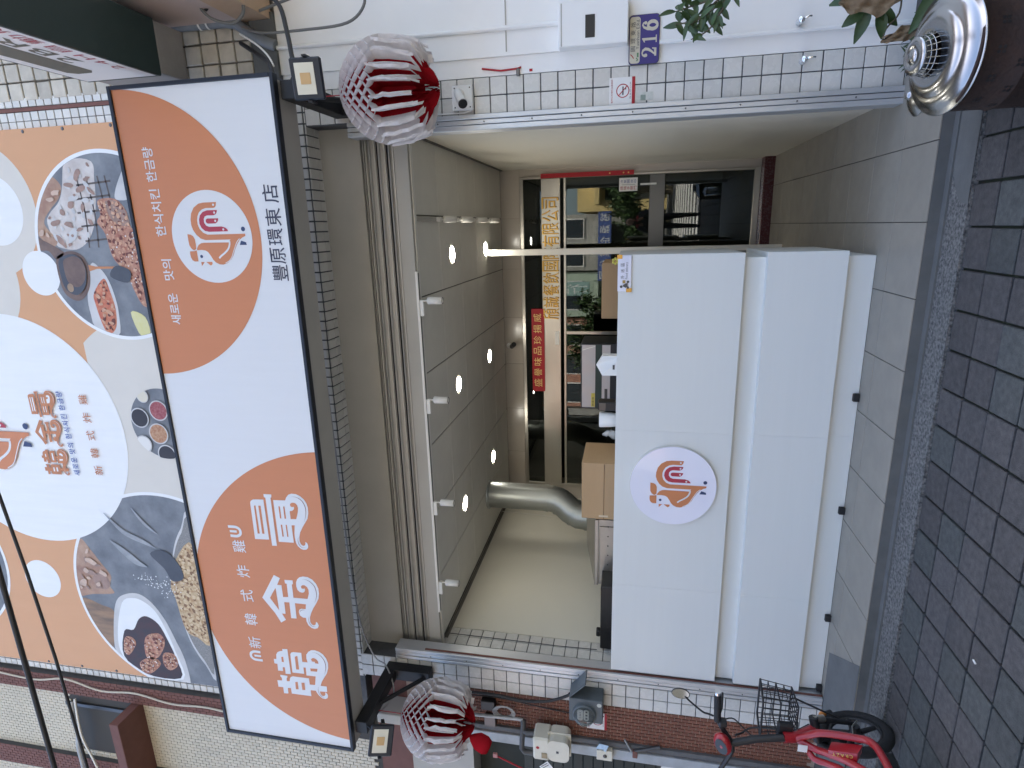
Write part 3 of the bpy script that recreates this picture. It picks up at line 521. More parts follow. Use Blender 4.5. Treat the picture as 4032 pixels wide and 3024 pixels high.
pr('print_disc', 'banner_beige', [circle(.2497, 6.5471, .5275)]); pr('print_disc', 'banner_beige', [circle(-.30, 6.9, .55)])
pr('print_disc', 'banner_white', [circle(.2445, 6.42, .2709)])
pr('print_disc', 'banner_white', [circle(*CW, 96), circle(-3.1106, 6.9015, .2)])
pr('print_disc', 'banner_white', [circle(-.2498, 6.1059, .1767)])
pr('print_ring', 'banner_white', [circle(*CA, 96), circle(*CB, 110), circle(-2.9833, 8.0983, .82)])
ph = pr('photo_slate', 'slate', [circle(CA[0], CA[1], CA[2]-.028, 96), circle(CB[0], CB[1], CB[2]-.03, 110), circle(*CC, 64), circle(-2.9833, 8.0983, .79)])
pr('print_disc', 'banner_white', [circle(*CW, 96)]); pr('print_disc', 'banner_white', [circle(-.2498, 6.1059, .1767)])
cin = lambda C, ps: inside_circle(smooth(ps, 4), C[0], C[1], C[2]-.03)
A_ = lambda n: cin(CA, PA[n]); B_ = lambda n: cin(CB, PB[n])
pr('photo_cloth', 'photo_cloth', [A_('cloth')]); pr('photo_hand', 'photo_skin', [A_('hand'), B_('hand')]); pr('photo_tan', 'photo_tan', [B_('tan')])
pr('photo_rack', 'photo_wire', [stroke([(x, z), (x+.02, z-.31)], .014) for x, z in ((.40, 5.60), (.30, 5.63), (.20, 5.64), (.10, 5.63), (-.01, 5.62))]+[stroke([(.46, z), (.2, z-.015), (-.06, z+.01)], .012) for z in (5.585, 5.50, 5.40, 5.335)])
pr('photo_bowl', 'photo_bowl', [A_('bowl'), B_('bowl'), A_('plate')]); pr('photo_bowl_inside', 'banner_white', [B_('bowlin')])
pr('photo_kimchi', 'photo_kimchi', [A_('kimchi')]); pr('photo_sauce_pool', 'photo_dark', [B_('dark')]); pr('photo_chicken', 'photo_chicken', [A_('chicken'), B_('m1'), B_('m2'), B_('m3'), B_('m4')])
pr('photo_meat', 'photo_meat', [A_('meatwhite'), B_('thumb')]); pr('photo_lemon', 'photo_lemon', [A_('lemon')])
pr('photo_spoon', 'photo_spoon', [A_('spoon'), A_('handle')]); pr('photo_stream', 'photo_sauce', [PA['stream']])
pr('photo_plate', 'photo_bowl', [B_('mesh')]); sc = lambda ps, k: [(sum(p[0] for p in ps)/len(ps)*(1-k)+p[0]*k, sum(p[1] for p in ps)/len(ps)*(1-k)+p[1]*k) for p in ps]
pr('photo_mesh', 'photo_mesh', [sc(B_('mesh'), .93)]); pr('photo_fried_chicken', 'photo_fry', [B_('chick')])
pr('photo_salt', 'banner_white', [circle(-2.98+random.gauss(0, .02+.05*t)+.0*t-.10*t, 5.80-.42*t+random.gauss(0, .03), random.uniform(.003, .008), 5) for t in [random.random() for _ in range(90)]])
inC = lambda ps: inside_circle(ps, *CC)
def inpoly(p, ps):
    c = False
    for i in range(len(ps)):
        a, b = ps[i], ps[i-1]
        if (a[1] > p[1]) != (b[1] > p[1]) and p[0] < (b[0]-a[0])*(p[1]-a[1])/(b[1]-a[1])+a[0]: c = not c
    return c
def blobs(name, m, poly, n, r0, r1, seed, el=1.6):
    r_ = random.Random(seed); xs = [p[0] for p in poly]; zs = [p[1] for p in poly]; out = []
    for _ in range(n*6):
        if len(out) >= n: break
        p = (r_.uniform(min(xs), max(xs)), r_.uniform(min(zs), max(zs)))
        if not inpoly(p, poly): continue
        r = r_.uniform(r0, r1); a = r_.uniform(0, pi); k = r_.uniform(1, el); q = []
        for j in range(9):
            t = 2*pi*j/9; rr = r*r_.uniform(.7, 1.2); u, w = rr*k*cos(t), rr*sin(t); q.append((p[0]+u*cos(a)-w*sin(a), p[1]+u*sin(a)+w*cos(a)))
        if any(not inpoly(e, poly) for e in q): continue
        if any(math.hypot(p[0]-o_[0], p[1]-o_[1]) < (r*k+o_[2])*.9 for o_ in out): continue
        out.append((p[0], p[1], r*k, smooth(q, 2)))
    if out:
        lay[0] += 1; mb = MB()
        for o_ in out: mb.poly(o_[3], BY-.0002*lay[0])
        mb.build(name, m, BN, kind='stuff')
mat('ph_crumb', (.52, .28, .17), .5, var=.6, scale=40, col2=(.70, .48, .34)); mat('ph_char', (.17, .045, .03), .5, var=.5, scale=30); mat('ph_gold', (.60, .44, .24), .5, var=.6, scale=40, col2=(.78, .68, .50)); mat('ph_brown', (.22, .115, .05), .5); mat('ph_pale', (.74, .72, .70), .5); mat('ph_shade', (.055, .06, .075), .5, var=.5, scale=8, col2=(.10, .11, .13)); mat('ph_steam', (.36, .385, .41), .5, var=.8, scale=9, col2=(.20, .21, .23)); mat('ph_glint', (.36, .25, .16), .5, var=.5, scale=20); mat('ph_skinlight', (.62, .46, .36), .5, var=.4, scale=14)
blobs('photo_cloth_fold', 'photo_bowl', A_('cloth'), 26, .012, .035, 1, 3); blobs('photo_cloth_shade', 'photo_meat', A_('cloth'), 20, .01, .03, 2, 3)
blobs('photo_chicken_crust', 'ph_char', A_('chicken'), 60, .006, .018, 3); blobs('photo_chicken_crumb', 'ph_crumb', A_('chicken'), 90, .005, .015, 4); blobs('photo_chicken_light', 'ph_pale', A_('chicken'), 30, .003, .006, 14)
blobs('photo_kimchi_leaf', 'ph_char', A_('kimchi'), 24, .008, .018, 5, 3); blobs('photo_kimchi_rib', 'ph_crumb', A_('kimchi'), 24, .008, .018, 6, 3)
blobs('photo_crust', 'ph_brown', B_('chick'), 90, .008, .022, 7); blobs('photo_crust_light', 'ph_gold', B_('chick'), 130, .006, .020, 8)
for q_ in ('m1', 'm2', 'm3', 'm4'): blobs('photo_meat_dark', 'ph_char', B_(q_), 16, .008, .018, 9); blobs('photo_meat_glaze', 'ph_crumb', B_(q_), 18, .006, .014, 10); blobs('photo_meat_seed', 'ph_pale', B_(q_), 10, .003, .006, 15)
blobs('photo_hand_crease', 'photo_meat', B_('hand'), 10, .012, .03, 11, 4); blobs('photo_hand_light', 'ph_skinlight', B_('hand'), 9, .015, .035, 12, 4); blobs('photo_finger_light', 'ph_skinlight', A_('hand'), 9, .015, .03, 13, 4)
circA = circle(CA[0], CA[1], CA[2]-.04, 48); circB = circle(CB[0], CB[1], CB[2]-.05, 48)
pr('photo_steam', 'ph_steam', [smooth(stroke([(-2.35, 6.02), (-2.52, 5.86), (-2.60, 5.68), (-2.66, 5.55)], .05, True), 1), smooth(stroke([(-2.62, 6.02), (-2.72, 5.9), (-2.82, 5.78), (-2.86, 5.68)], .07, True), 1), stroke([(-2.28, 5.72), (-2.42, 5.62), (-2.52, 5.5)], .03, True)])
pr('photo_shadow', 'ph_shade', [smooth([(-2.72, 5.62), (-2.86, 5.50), (-2.98, 5.44), (-2.94, 5.32), (-2.80, 5.34), (-2.68, 5.46)], 4), smooth([(-.28, 5.45), (-.20, 5.38), (-.24, 5.26), (-.33, 5.30)], 4)])
sp0 = PA['spoon']; scx = sum(p[0] for p in sp0)/len(sp0); scz = sum(p[1] for p in sp0)/len(sp0)
pr('photo_spoon_bowl', 'ph_shade', [smooth([(scx+(p[0]-scx)*.82+.01, scz+(p[1]-scz)*.82) for p in sp0], 4)]); pr('photo_spoon_sauce', 'photo_spoon', [smooth([(scx+(p[0]-scx)*.62+.03, scz+(p[1]-scz)*.66-.02) for p in sp0], 4)]); pr('photo_spoon_glint', 'ph_glint', [smooth([(scx-.10+.035*cos(k*.7), scz+.06+.03*sin(k*.7)) for k in range(9)], 3)])
pr('photo_cup', 'photo_bowl', [inC(circle(x, z, r*1.10, 32)) for x, z, r, k in PC])
for kk in ('cream', 'black', 'red', 'chili', 'white'):
    pr('photo_cup_filling', {'cream': 'sauce_cream', 'black': 'sauce_black', 'red': 'sauce_red', 'chili': 'sauce_chili', 'white': 'banner_pale'}[kk], [inC(circle(x, z, r*.97, 32)) for x, z, r, k in PC if k == kk])
lay[0] += 1; yb = BY-.0002*lay[0]
bl = LOGO['ball'][0]; tr = [sum(p[i] for p in LOGO['t'])/4 for i in (0, 1)]
kk = .170/abs(bl[0]-tr[0]); logo_on(BN, -1.5614-bl[0]*kk, 6.6365-bl[1]*kk, kk, yb)
CT = {'liang': ((-1.906, 3.797), (-1.352, 6.392)), 'jin': ((-2.542, 3.804), (-1.612, 6.400)), 'han': ((-3.150, 3.796), (-1.880, 6.398))}
chars_on(BN, yb, mat('banner_letter', (.50, .20, .085), .5), 'banner_white', 'banner_white', lambda p, c: (CT[c][1][0]+(p[0]-CT[c][0][0])*.585, CT[c][1][1]+(p[1]-CT[c][0][1])*.63))
ks_ = '새로운 맛의 한식치킨 한금량'; text(MB(), ks_, -2.0, -1.232, 6.168, 6.232, yb-.001, .012).build('lettering', 'print_blue', BN)
for i, c in enumerate('新韓式炸雞'): text(MB(), c, -1.983+i*.1605, -1.983+i*.1605+.088, 5.925, 6.01, yb-.001, .004).build('character', 'banner_letter', BN)
mb = MB()
for x, z in [(.80, z) for z in (4.75, 5.2, 5.62, 5.98, 6.4)]+[(-4.07, z) for z in (5.2, 5.55, 5.95, 6.3, 6.7, 7.1)]: mb.lathe([(0, 0), (.014, 0), (.010, -.006), (0, -.008)], 8, Matrix.Translation((x, BY-.001, z)) @ Matrix.Rotation(pi/2, 4, 'X'))
mb.build('eyelet', 'steel_dark', BN)

# ------------------------------------------------------------------ neighbour on the left: upright brick facing, cream tiles above
NL = thing('brick_building', (-5.0, 0, 0), 'neighbouring building with brown brick below and cream tiles above', 'building')
MB().box(-4.11, -3.759, .004, .4, -.1, 3.30).build('brick_wall', 'grout_brown', NL)
bk = MB().cbox(-.0132, .0132, -.005, .005, -.0250, .0250, .0015).mesh('brick')
piece_grid('brick', bk, 'brick_red', NL, [(-3.759-.032*(i+.5), .001, .02+.0555*(j+.5)+(.02775 if i % 2 else 0)) for i in range(11) for j in range(0, 56)], .0005, 300, lambda s: abs(s[2]-1.25), .004)
MB().cbox(-4.135, -4.09, -.03, .2, -.1, 2.75, .004).build('door_post', mat('post_grey', (.13, .13, .13), .7, var=.5, scale=9), NL)
MB().cbox(-4.262, -4.165, -.025, .2, -.1, 2.72, .004).build('door_post', mat('frame_bluegrey', (.44, .47, .49), .55, var=.6, scale=10, col2=(.27, .28, .28)), NL)
bk2 = MB()
for j in range(48): bk2.cbox(-4.163, -4.137, -.002, .05, .02+.0555*j, .07+.0555*j, .0015)
bk2.build('brick_column', 'brick_red', NL, kind='stuff')
MB().box(-4.16, -4.138, .004, .2, -.1, 2.7).build('brick_wall', 'grout_brown', NL)
gs = mat('shutter_green', (.018, .026, .022), .5, var=.4, scale=5)
sh = MB()
for k in range(26): sh.cbox(-6.6, -4.262, .16, .19, .02+.088*k, .105+.088*k, .004)
sh.build('dark_shutter', gs, NL)
MB().box(-12, -4.262, .195, .6, -.1, 3.4).build('dark_interior', 'interior_dark', NL); MB().box(-12, -6.6, .05, .2, -.1, 2.72).build('side_bay', gs, NL)
MB().box(-7.5, -4.1, -.02, .4, 2.72, 3.0).build('door_lintel', 'plaster_grey', NL); MB().box(-8.0, -3.76, .005, .4, 3.30, 3.62).build('lintel_band', 'brick_brown', NL)
MB().box(-8.0, -4.11, .006, .4, 2.99, 3.31).build('lintel_plaster', 'plaster_grey', NL)
MB().cbox(-4.05, -3.95, -.20, .01, 3.02, 3.5, .006).build('concrete_bracket', 'plaster_grey', NL)
MB().box(-9.0, -4.2, .004, .5, 3.60, 9.8).build('upper_wall', 'grout_dark', NL)
ct = [(-.0165, .0335)]
mb = MB(); rows = []
for i in range(0, 44):
    x = -4.425-.037*(i+.5)
    for j in range(0, 66):
        z = 3.64+.072*(j+.5)+(.036 if i % 2 else 0)
        if -5.18 < x < -4.44 and 6.22 < z < 7.0: continue
        if -5.48 < x < -5.23: continue
        if z > 4.3 or True: rows.append((x, .001, z))
ctm = MB().cbox(-.0165, .0165, -.005, .005, -.0335, .0335, .0012).mesh('cream_tile')
piece_grid('cream_tile', ctm, 'tile_cream', NL, rows, .0003, 300, lambda s: abs(s[0]+4.55)+abs(s[2]-5.2)*.5, .003)
mb = MB()
for x0, x1 in ((-4.425, -4.215), (-5.48, -5.23)):
    mb.box(x0, x1, -.045, .1, 3.64, 10)
mb.build('brown_pilaster', 'grout_dark', NL)
bb = MB()
for x0, n in ((-4.215, 6), (-5.23, 7)):
    for i in range(n):
        for j in range(70): bb.cbox(x0-.0345*(i+1)+.002, x0-.0345*i-.002, -.050, -.04, 4.3+.072*j+(.036 if i % 2 else 0)+.003, 4.3+.072*(j+1)+(.036 if i % 2 else 0)-.003, .001)
bb.build('brown_tile_facing', 'brick_brown', NL, kind='stuff')
MB().box(-5.16, -4.46, .02, .5, 6.22, 7.0).build('window_recess', mat('recess_blue', (.04, .055, .07), .4), NL)
cn = MB().cbox(-5.45, -4.43, -.30, .01, 6.11, 6.21, .004).build('window_canopy', 'brick_brown', NL)
MB().cbox(-4.60, -4.56, -.02, .02, 6.2, 7.05, .003).build('window_frame', 'steel_dark', NL)

# ------------------------------------------------------------------ neighbour on the right: old tiles, soffit, hanging sign box
NR = thing('right_building', (2.2, 0, 3.8), 'neighbouring upper storey with old grimy tiles and pink soffit', 'building')
MB().box(1.0, 4.0, .02, .5, 3.80, 9.8).build('upper_wall', mat('old_render', (.24, .22, .19), .85, var=.6, scale=5), NR)
ot = MB().cbox(-.058, .058, -.012, .012, -.058, .058, .004).mesh('old_tile')
piece_grid('old_tile', ot, 'tile_old', NR, [(1.072+.128*i, .005, 4.07+.128*j) for i in range(3) for j in range(0, 20)], .002, 300, None, .01)
MB().box(1.005, 1.40, -.05, .02, 3.80, 3.975).build('concrete_ledge', 'cement', NR)
MB().box(1.36, 4.0, -.62, .02, 4.03, 4.9).build('balcony_front', mat('pink_render', (.62, .50, .45), .7, var=.15, scale=3), NR)
MB().box(1.36, 4.0, -.50, -.03, 3.82, 4.03).build('balcony_edge', mat('peach_render', (.60, .42, .28), .7, var=.3, scale=3), NR)
MB().box(1.0, 1.13, .0, .03, 6.0, 8.5).build('window_pane', mat('dark_pane', (.03, .045, .06), .1), NR)
HS = thing('hanging_sign', (1.15, -.4, 4.4), 'dark green sign box sticking out over the pavement with white lettered side', 'sign')
mat('sign_green', (.022, .045, .042), .5, var=.2, scale=3)
MB().cbox(.985, 1.31, -3.6, -.40, 4.40, 4.95, .006).build('sign_box', 'sign_green', HS)
MB().cbox(1.0, 1.30, -.399, -.16, 4.40, 4.93, .006).build('mounting_plate', mat('plate_grey', (.33, .32, .30), .6, var=.3, scale=6), HS)
MB().poly([(.984, -.43, 4.42), (.984, -3.55, 4.42), (.984, -3.55, 4.93), (.984, -.43, 4.93)]).build('side_panel', 'plastic_white', HS)
RM = Matrix(((0, 1, 0, 0), (-1, 0, 0, 0), (0, 0, 1, 0), (0, 0, 0, 1)))       # lettering that reads from the wall outwards
t = MB(); text(t, '24H自動販賣機便利商店', .62, 2.5, 4.445, 4.53, .983, M=RM, gap=.2); t.build('lettering', mat('ink_red', (.40, .05, .07), .5), HS)
t = MB(); t.add([RM @ Vector(p) for p in [(.60, .983, 4.72), (.64, .983, 4.68), (1.3, .983, 4.68), (1.42, .983, 4.76), (1.42, .983, 4.86), (.64, .983, 4.86), (.60, .983, 4.82)]], [(0, 1, 2, 3, 4, 5, 6)]); t.build('olive_bar', mat('ink_olive', (.10, .10, .07), .5), HS)
t = MB(); text(t, '2BRO', .80, 1.5, 4.56, 4.66, .983, M=RM, bold=.01); t.build('lettering', 'ink_olive', HS); t = MB(); t.add([RM @ Vector((1.62+.19*cos(a*pi/16), .983, 4.74+.11*sin(a*pi/16))) for a in range(32)], [tuple(range(32))]); t.build('olive_oval', 'ink_olive', HS)
t = MB(); t.add([RM @ Vector((1.62+.10*cos(a*pi/16), .982, 4.74+.05*sin(a*pi/16))) for a in range(32)], [tuple(range(32))]); t.build('red_spot', 'ink_red', HS)

# ------------------------------------------------------------------ the white counter
CN = thing('counter', (-1.8, .4, 0), 'long white laminate counter across the shop opening', 'counter')
RZ = Matrix.Translation((-1.8, 0, 0)) @ Matrix.Rotation(radians(.15), 4, 'Z') @ Matrix.Translation((1.8, 0, 0))
def lam(x0, x1, y0, y1, z0, z1, name='panel', m='laminate'): return MB().cbox(x0, x1, y0, y1, z0, z1, .0008, RZ).build(name, m, CN)
for x0, x1 in ((-3.40, -2.6303), (-2.6297, -1.3973), (-1.3967, -.190)):
    lam(x0, x1, .002, .020, .768, 1.552, 'upper_panel'); lam(x0, x1, .002, .020, .170, .634, 'lower_panel')
for x0, x1 in ((-3.40, -1.3973), (-1.3967, -.222)):
    lam(x0, x1, .052, .068, .630, .772, 'recess_panel'); lam(x0, x1, .052, .068, .002, .175, 'kick_panel')
lam(-.210, -.190, .021, .75, .768, 1.552, 'side_panel'); lam(-.210, -.190, .021, .75, .170, .634, 'side_panel'); lam(-.238, -.222, .069, .72, .0, .175, 'side_panel'); lam(-.238, -.222, .069, .72, .630, .772, 'side_panel')
lam(-3.40, -.2105, .021, .75, .172, .19, 'shelf'); lam(-3.40, -.2105, .021, .75, .615, .633, 'shelf'); lam(-3.40, -.2105, .021, .75, .769, .787, 'shelf'); lam(-3.4, -.2105, .021, .75, 1.505, 1.522, 'top_board')
mb = MB()
for x in (-1.125, -1.93, -2.779, -3.38): mb.cbox(x-.026, x+.026, .028, .07, .0, .038, .003, RZ)
mb.build('rubber_foot', 'black_rubber', CN)
# round emblem sign
RS = thing('round_sign', (-1.795, -.02, 1.15), 'round white acrylic sign with the rooster emblem on the counter front', 'sign')
mb = MB(); n = 96; rr = .2945; zc, xc = 1.1465, -1.792
acr = mat('acrylic', (.80, .80, .90), .08, coat=.5)
mb.prism(circle(xc, zc, rr, n), -.024, .0005); mb.build('disc', acr, RS)
mb = MB(); mb.prism(circle(xc, zc, rr+.004, n), -.012, -.001); mb.build('rim', 'laminate_edge', RS)
logo_on(RS, xc+.0, zc-.005, rr, -.0245, .895)
# food delivery sign
DS = thing('delivery_sign', (-.31, -.01, 1.46), 'small white food delivery sign with gold corners on the counter', 'sign')
MB().cbox(-.426, -.192, -.012, .0015, 1.468, 1.556, .003, RZ).build('plate', acr, DS)
for x0, x1, z0, z1 in ((-.430, -.404, 1.464, 1.500), (-.214, -.188, 1.528, 1.561)):
    MB().prism([(x0, z0), (x1, z0), (x1, z1), (x0, z1)], -.0115, -.003).build('gold_corner', 'gold', DS)
mat('ink_grey', (.07, .07, .075), .5)
for i, c in enumerate('外送區'): text(MB(), c, -.3425+i*.040, -.3425+i*.040+.022, 1.514, 1.537, -.0135).build('character', 'ink_grey', DS)
t = MB()
text(t, 'Food delivery', -.344, -.236, 1.488, 1.506, -.0135); t.build('lettering', 'ink_grey', DS)
t = MB(); t.poly(circle(-.394, 1.532, .009, 14), -.0135); t.poly([(-.392, 1.522), (-.382, 1.520), (-.370, 1.500), (-.392, 1.494), (-.402, 1.502)], -.0135)
t.poly(circle(-.400, 1.489, .008, 14), -.0135); t.poly(circle(-.362, 1.489, .008, 14), -.0135); t.poly([(-.405, 1.490), (-.396, 1.500), (-.372, 1.498), (-.360, 1.490)], -.0137); t.build('rider_symbol', 'ink_grey', DS)
t = MB(); t.poly([(-.372, 1.506), (-.352, 1.506), (-.352, 1.524), (-.372, 1.524)], -.0137); t.build('box_symbol', mat('ink_ochre', (.42, .28, .08), .5), DS)
mat('sticker_yellow', (.62, .52, .10), .5)
GO = thing('gold_ornament', (-.235, .12, 1.553), 'tiny gold flower ornament on the counter behind the delivery sign', 'ornament')
MB().lathe([(0, 0), (.012, 0), (.014, .02), (.008, .03), (0, .032)], 12, Matrix.Translation((-.235, .12, 1.5225))).build('stand', 'gold', GO)
for k in range(6): MB().lathe([(0, 0), (.010, .003), (0, .006)], 10, Matrix.Translation((-.235+.016*cos(k*pi/3), .105, 1.575+.016*sin(k*pi/3))) @ Matrix.Rotation(pi/2, 4, 'X')).build('petal', 'sticker_yellow', GO)
MB().tube([(-.235, .118, 1.55), (-.235, .108, 1.575)], .004, 6).build('stalk', 'gold', GO)
# slim white post between counter and ceiling
PT = MB().cbox(-.295, -.230, 2.45, 2.51, 0.0, 3.028, .003).build('ceiling_post', 'lamp_white', label='slim white post rising to the ceiling behind the right end of the counter', cat='post')

# ------------------------------------------------------------------ ceiling lamps
mat('lamp_glow', (1, 1, 1), .5, emit=(1.0, .95, .84), estr=18.0)
rowname = {1.13: 'front row', 2.37: 'back row'}; colname = {-.213: 'right hand', -1.40: 'middle', -2.622: 'left hand'}
for y in (1.13, 2.37):
    for x in (-.213, -1.40, -2.622):
        d = thing('downlight', (x, y, 3.029), 'lit round recessed lamp in the ceiling, %s one of the %s' % (colname[x], rowname[y]), 'ceiling lamp', 'recessed lamps in the ceiling')
        MB().lathe([(.070, -.0035), (.078, -.0035), (.082, -.0005)], 32, Matrix.Translation((x, y, 3.029))).build('trim_ring', 'lamp_white', d)
        MB().add([(x+.070*cos(2*pi*k/32), y+.070*sin(2*pi*k/32), 3.0253) for k in range(32)], [tuple(range(32))]).build('diffuser', 'lamp_glow', d)
RL = thing('light_rail', (-1.7, .165, 3.01), 'white lighting rail along the front edge of the ceiling', 'rail')
MB().cbox(-3.16, -.29, .150, .182, 3.000, 3.019, .002).build('rail', 'lamp_white', RL); MB().box(-3.15, -.30, .160, .172, 2.998, 3.0).build('slot', 'black_plastic', RL)
RL2 = thing('light_rail', (.08, 1.6, 3.02), 'thin grey lighting rail running into the shop along the ceiling', 'rail')
MB().cbox(.068, .098, .26, 2.95, 3.012, 3.0285, .002).build('rail', 'shutter_metal', RL2)
def spot(x, y, lab, turn=0.0, tilt=0.0, side=False, s=1.0):
    p = thing('track_spotlight', (x, y, 3.0), lab, 'spotlight', 'white spotlights on the ceiling rails')
    z = 2.998 if not side else 3.011
    M = Matrix.Translation((x, y, z)) @ Matrix.Rotation(turn, 4, 'Z')
    if not side: MB().cbox(-.062, .055, -.015, .015, -.030, 0, .003, M).build('adapter', 'lamp_white', p)
    else: MB().cbox(-.018, .018, -.03, .03, -.03, 0, .003, M).build('adapter', 'lamp_white', p)
    M2 = M @ Matrix.Translation((.05, 0, -.028)) @ Matrix.Rotation(tilt, 4, 'X') if not side else M @ Matrix.Translation((0, 0, -.028)) @ Matrix.Rotation(tilt, 4, 'X')
    MB().tube([M2 @ Vector((0, 0, .004)), M2 @ Vector((0, 0, -.034))], .006, 8).build('stem', 'lamp_white', p)
    MB().lathe([(0, -.032), (.024, -.032), (.027, -.036), (.027, -.145), (.021, -.145), (.019, -.125), (0, -.12)], 24, M2).build('barrel', 'lamp_white', p)
    MB().lathe([(.0265, -.1465), (.0215, -.1475), (.0215, -.1455)], 24, M2).build('bezel', 'steel_dark', p)
for x, n in ((-.553, 'nearest the right end'), (-1.317, 'second from the right'), (-2.184, 'third from the right'), (-2.921, 'nearest the left end')):
    spot(x, .166, 'white barrel spotlight on the front ceiling rail, '+n)
for y, n in ((.66, 'first'), (1.18, 'second'), (1.72, 'third'), (2.28, 'fourth')):
    spot(.083, y+.06, 'tilted white spotlight on the rail running into the shop, %s from the street' % n, 0, radians(52), True)
cc = thing('dome_camera', (-1.44, 3.2, 2.9), 'small white security camera on the stone header at the back', 'camera')
MB().lathe([(0, 0), (.035, 0), (.035, .02), (0, .02)], 20, Matrix.Translation((-1.45, 3.249, 2.975)) @ Matrix.Rotation(pi/2, 4, 'X')).build('mount', 'plastic_white', cc)
MB().tube([(-1.45, 3.23, 2.975), (-1.45, 3.17, 2.96), (-1.44, 3.14, 2.93)], .012, 8).build('arm', 'plastic_white', cc)
MB().tube([(-1.45, 3.17, 2.93), (-1.40, 3.06, 2.88)], .03, 14).build('barrel', 'black_plastic', cc)

# ------------------------------------------------------------------ red paper strips and notices at the back
RB = thing('red_couplet', (-1.5, 3.2, 2.52), 'red paper strip with seven gold characters above the back window', 'paper banner')
MB().box(-2.037, -.978, 3.208, 3.211, 2.518, 2.678).build('paper', 'couplet_red', RB)
for i, c in enumerate('盛譽味品珍揚威'):
    x = -1.925+i*.139; text(MB(), c, x-.052, x+.052, 2.555, 2.655, 3.2065).build('character', 'couplet_gold', RB)
RV = thing('red_paper_strip', (.57, 3.2, 1.5), 'narrow red paper strip hanging on the right frame of the back window', 'paper banner')
MB().box(.548, .600, 3.214, 3.217, 1.468, 2.54).build('paper', 'couplet_red', RV)
mb = MB()
for z in (1.53, 1.585, 1.74): mb.poly(circle(.574, z, .009, 10), 3.2125)
mb.build('gold_mark', 'couplet_gold', RV)
NT = thing('door_notice', (.44, 3.24, 1.42), 'white notice on the back door glass with blue and red characters', 'notice')
MB().cbox(.372, .518, 3.240, 3.2445, 1.425, 1.632, .001).build('sheet', 'plastic_white', NT)
RV2 = Matrix(((1, 0, 0, 0), (0, 1, 0, 0), (0, 0, 1, 0), (0, 0, 0, 1)))
def vtext(mb, s, x0, x1, ztop, h, y, **k):
    for i, c in enumerate(s): text(mb, c, x0, x1, ztop-h*(i+1)+h*.1, ztop-h*i-h*.1, y, **k)
t = MB(); vtext(t, '冷氣開放中', .460, .498, 1.622, .038, 3.2385); t.build('lettering', 'print_blue', NT)
t = MB(); vtext(t, '請隨手關門', .388, .426, 1.622, .038, 3.2385); t.build('lettering', 'couplet_red', NT)
MB().box(.4415, .4445, 3.238, 3.2395, 1.45, 1.60).build('rule', 'ink_grey', NT)
DH = MB().cbox(.432, .452, 3.214, 3.243, 1.215, 1.395, .004).build('door_label', 'plastic_white', label='slim white label plate on the back door under the notice', cat='label')

# ------------------------------------------------------------------ kitchen things behind the counter
def carton(name, x0, x1, y0, y1, z0, z1, lab, slit=True):
    c = thing(name, ((x0+x1)/2, (y0+y1)/2, z0), lab, 'box')
    MB().cbox(x0, x1, y0, y1, z0, z1, .003).build('carton', 'cardboard', c)
    if slit:
        zs = z0+(z1-z0)*.40; MB().box(x0+.004, x1-.004, y0-.0015, y0+.001, zs-.002, zs+.002).build('flap_slit', mat('slit_brown', (.12, .07, .035), .9), c)
        MB().box(x0+.02, x0+.035, y0-.002, y0, zs-.035, zs+.04).build('tape', mat('tape', (.62, .50, .34), .3), c)
mat('equip_steel', (.42, .41, .39), .32, metal=.95, var=.5, scale=6, col2=(.28, .27, .26))
E1 = MB().cbox(-3.38, -.25, .36, 1.0, .80, 1.5045, .004).build('prep_table', 'equip_steel', label='stainless prep table standing behind the white counter', cat='table')
carton('cardboard_box', -2.335, -1.845, .452, .92, 1.523, 1.824, 'plain cardboard box standing on the counter beside the round sign')
carton('cardboard_box', -.775, -.306, 1.10, 1.65, 1.40, 1.712, 'cardboard box in the shade behind the right end of the counter', False)
MB().cbox(-.85, -.25, 1.05, 1.7, .02, 1.3995, .004).build('steel_cabinet', 'equip_steel', label='steel cabinet under the shaded cardboard box', cat='cabinet')
HD = thing('fryer_hood', (-2.75, .9, 1.5), 'stainless fryer hood with riveted front left of the cardboard box', 'hood')
MB().add([(-3.04, .60, 1.523), (-2.42, .60, 1.523), (-2.42, .60, 1.715), (-3.04, .60, 1.722), (-3.04, 1.3, 1.523), (-2.42, 1.3, 1.523), (-2.42, 1.3, 1.84), (-3.04, 1.3, 1.84)],
         [(0, 1, 2, 3), (3, 2, 6, 7), (1, 5, 6, 2), (0, 3, 7, 4), (4, 7, 6, 5), (0, 4, 5, 1)]).build('hood_body', 'equip_steel', HD)
MB().cbox(-3.045, -2.415, .585, .60, 1.690, 1.722, .003).build('lip', 'equip_steel', HD); MB().cbox(-2.99, -2.48, .592, .60, 1.53, 1.68, .003).build('access_door', 'equip_steel', HD)
mb = MB()
for x, z in [(-3.02+.09*k, 1.61) for k in range(8)]+[(-3.03, 1.56), (-3.03, 1.6), (-3.03, 1.65), (-2.9, 1.705), (-2.7, 1.705), (-2.5, 1.705)]: mb.lathe([(0, 0), (.006, 0), (.004, .004), (0, .005)], 8, Matrix.Translation((x, .5915, z)) @ Matrix.Rotation(pi/2, 4, 'X'))
mb.build('rivet', 'steel_dark', HD)
BC = thing('black_bin', (-3.2, .5, 1.5), 'black plastic tray unit on the counter at the left wall', 'tray')
MB().cbox(-3.505, -2.90, .35, .70, 1.523, 1.655, .006).build('tray', 'black_plastic', BC); MB().cbox(-3.40, -3.34, .36, .42, 1.655, 1.69, .008).build('knob', 'black_plastic', BC)
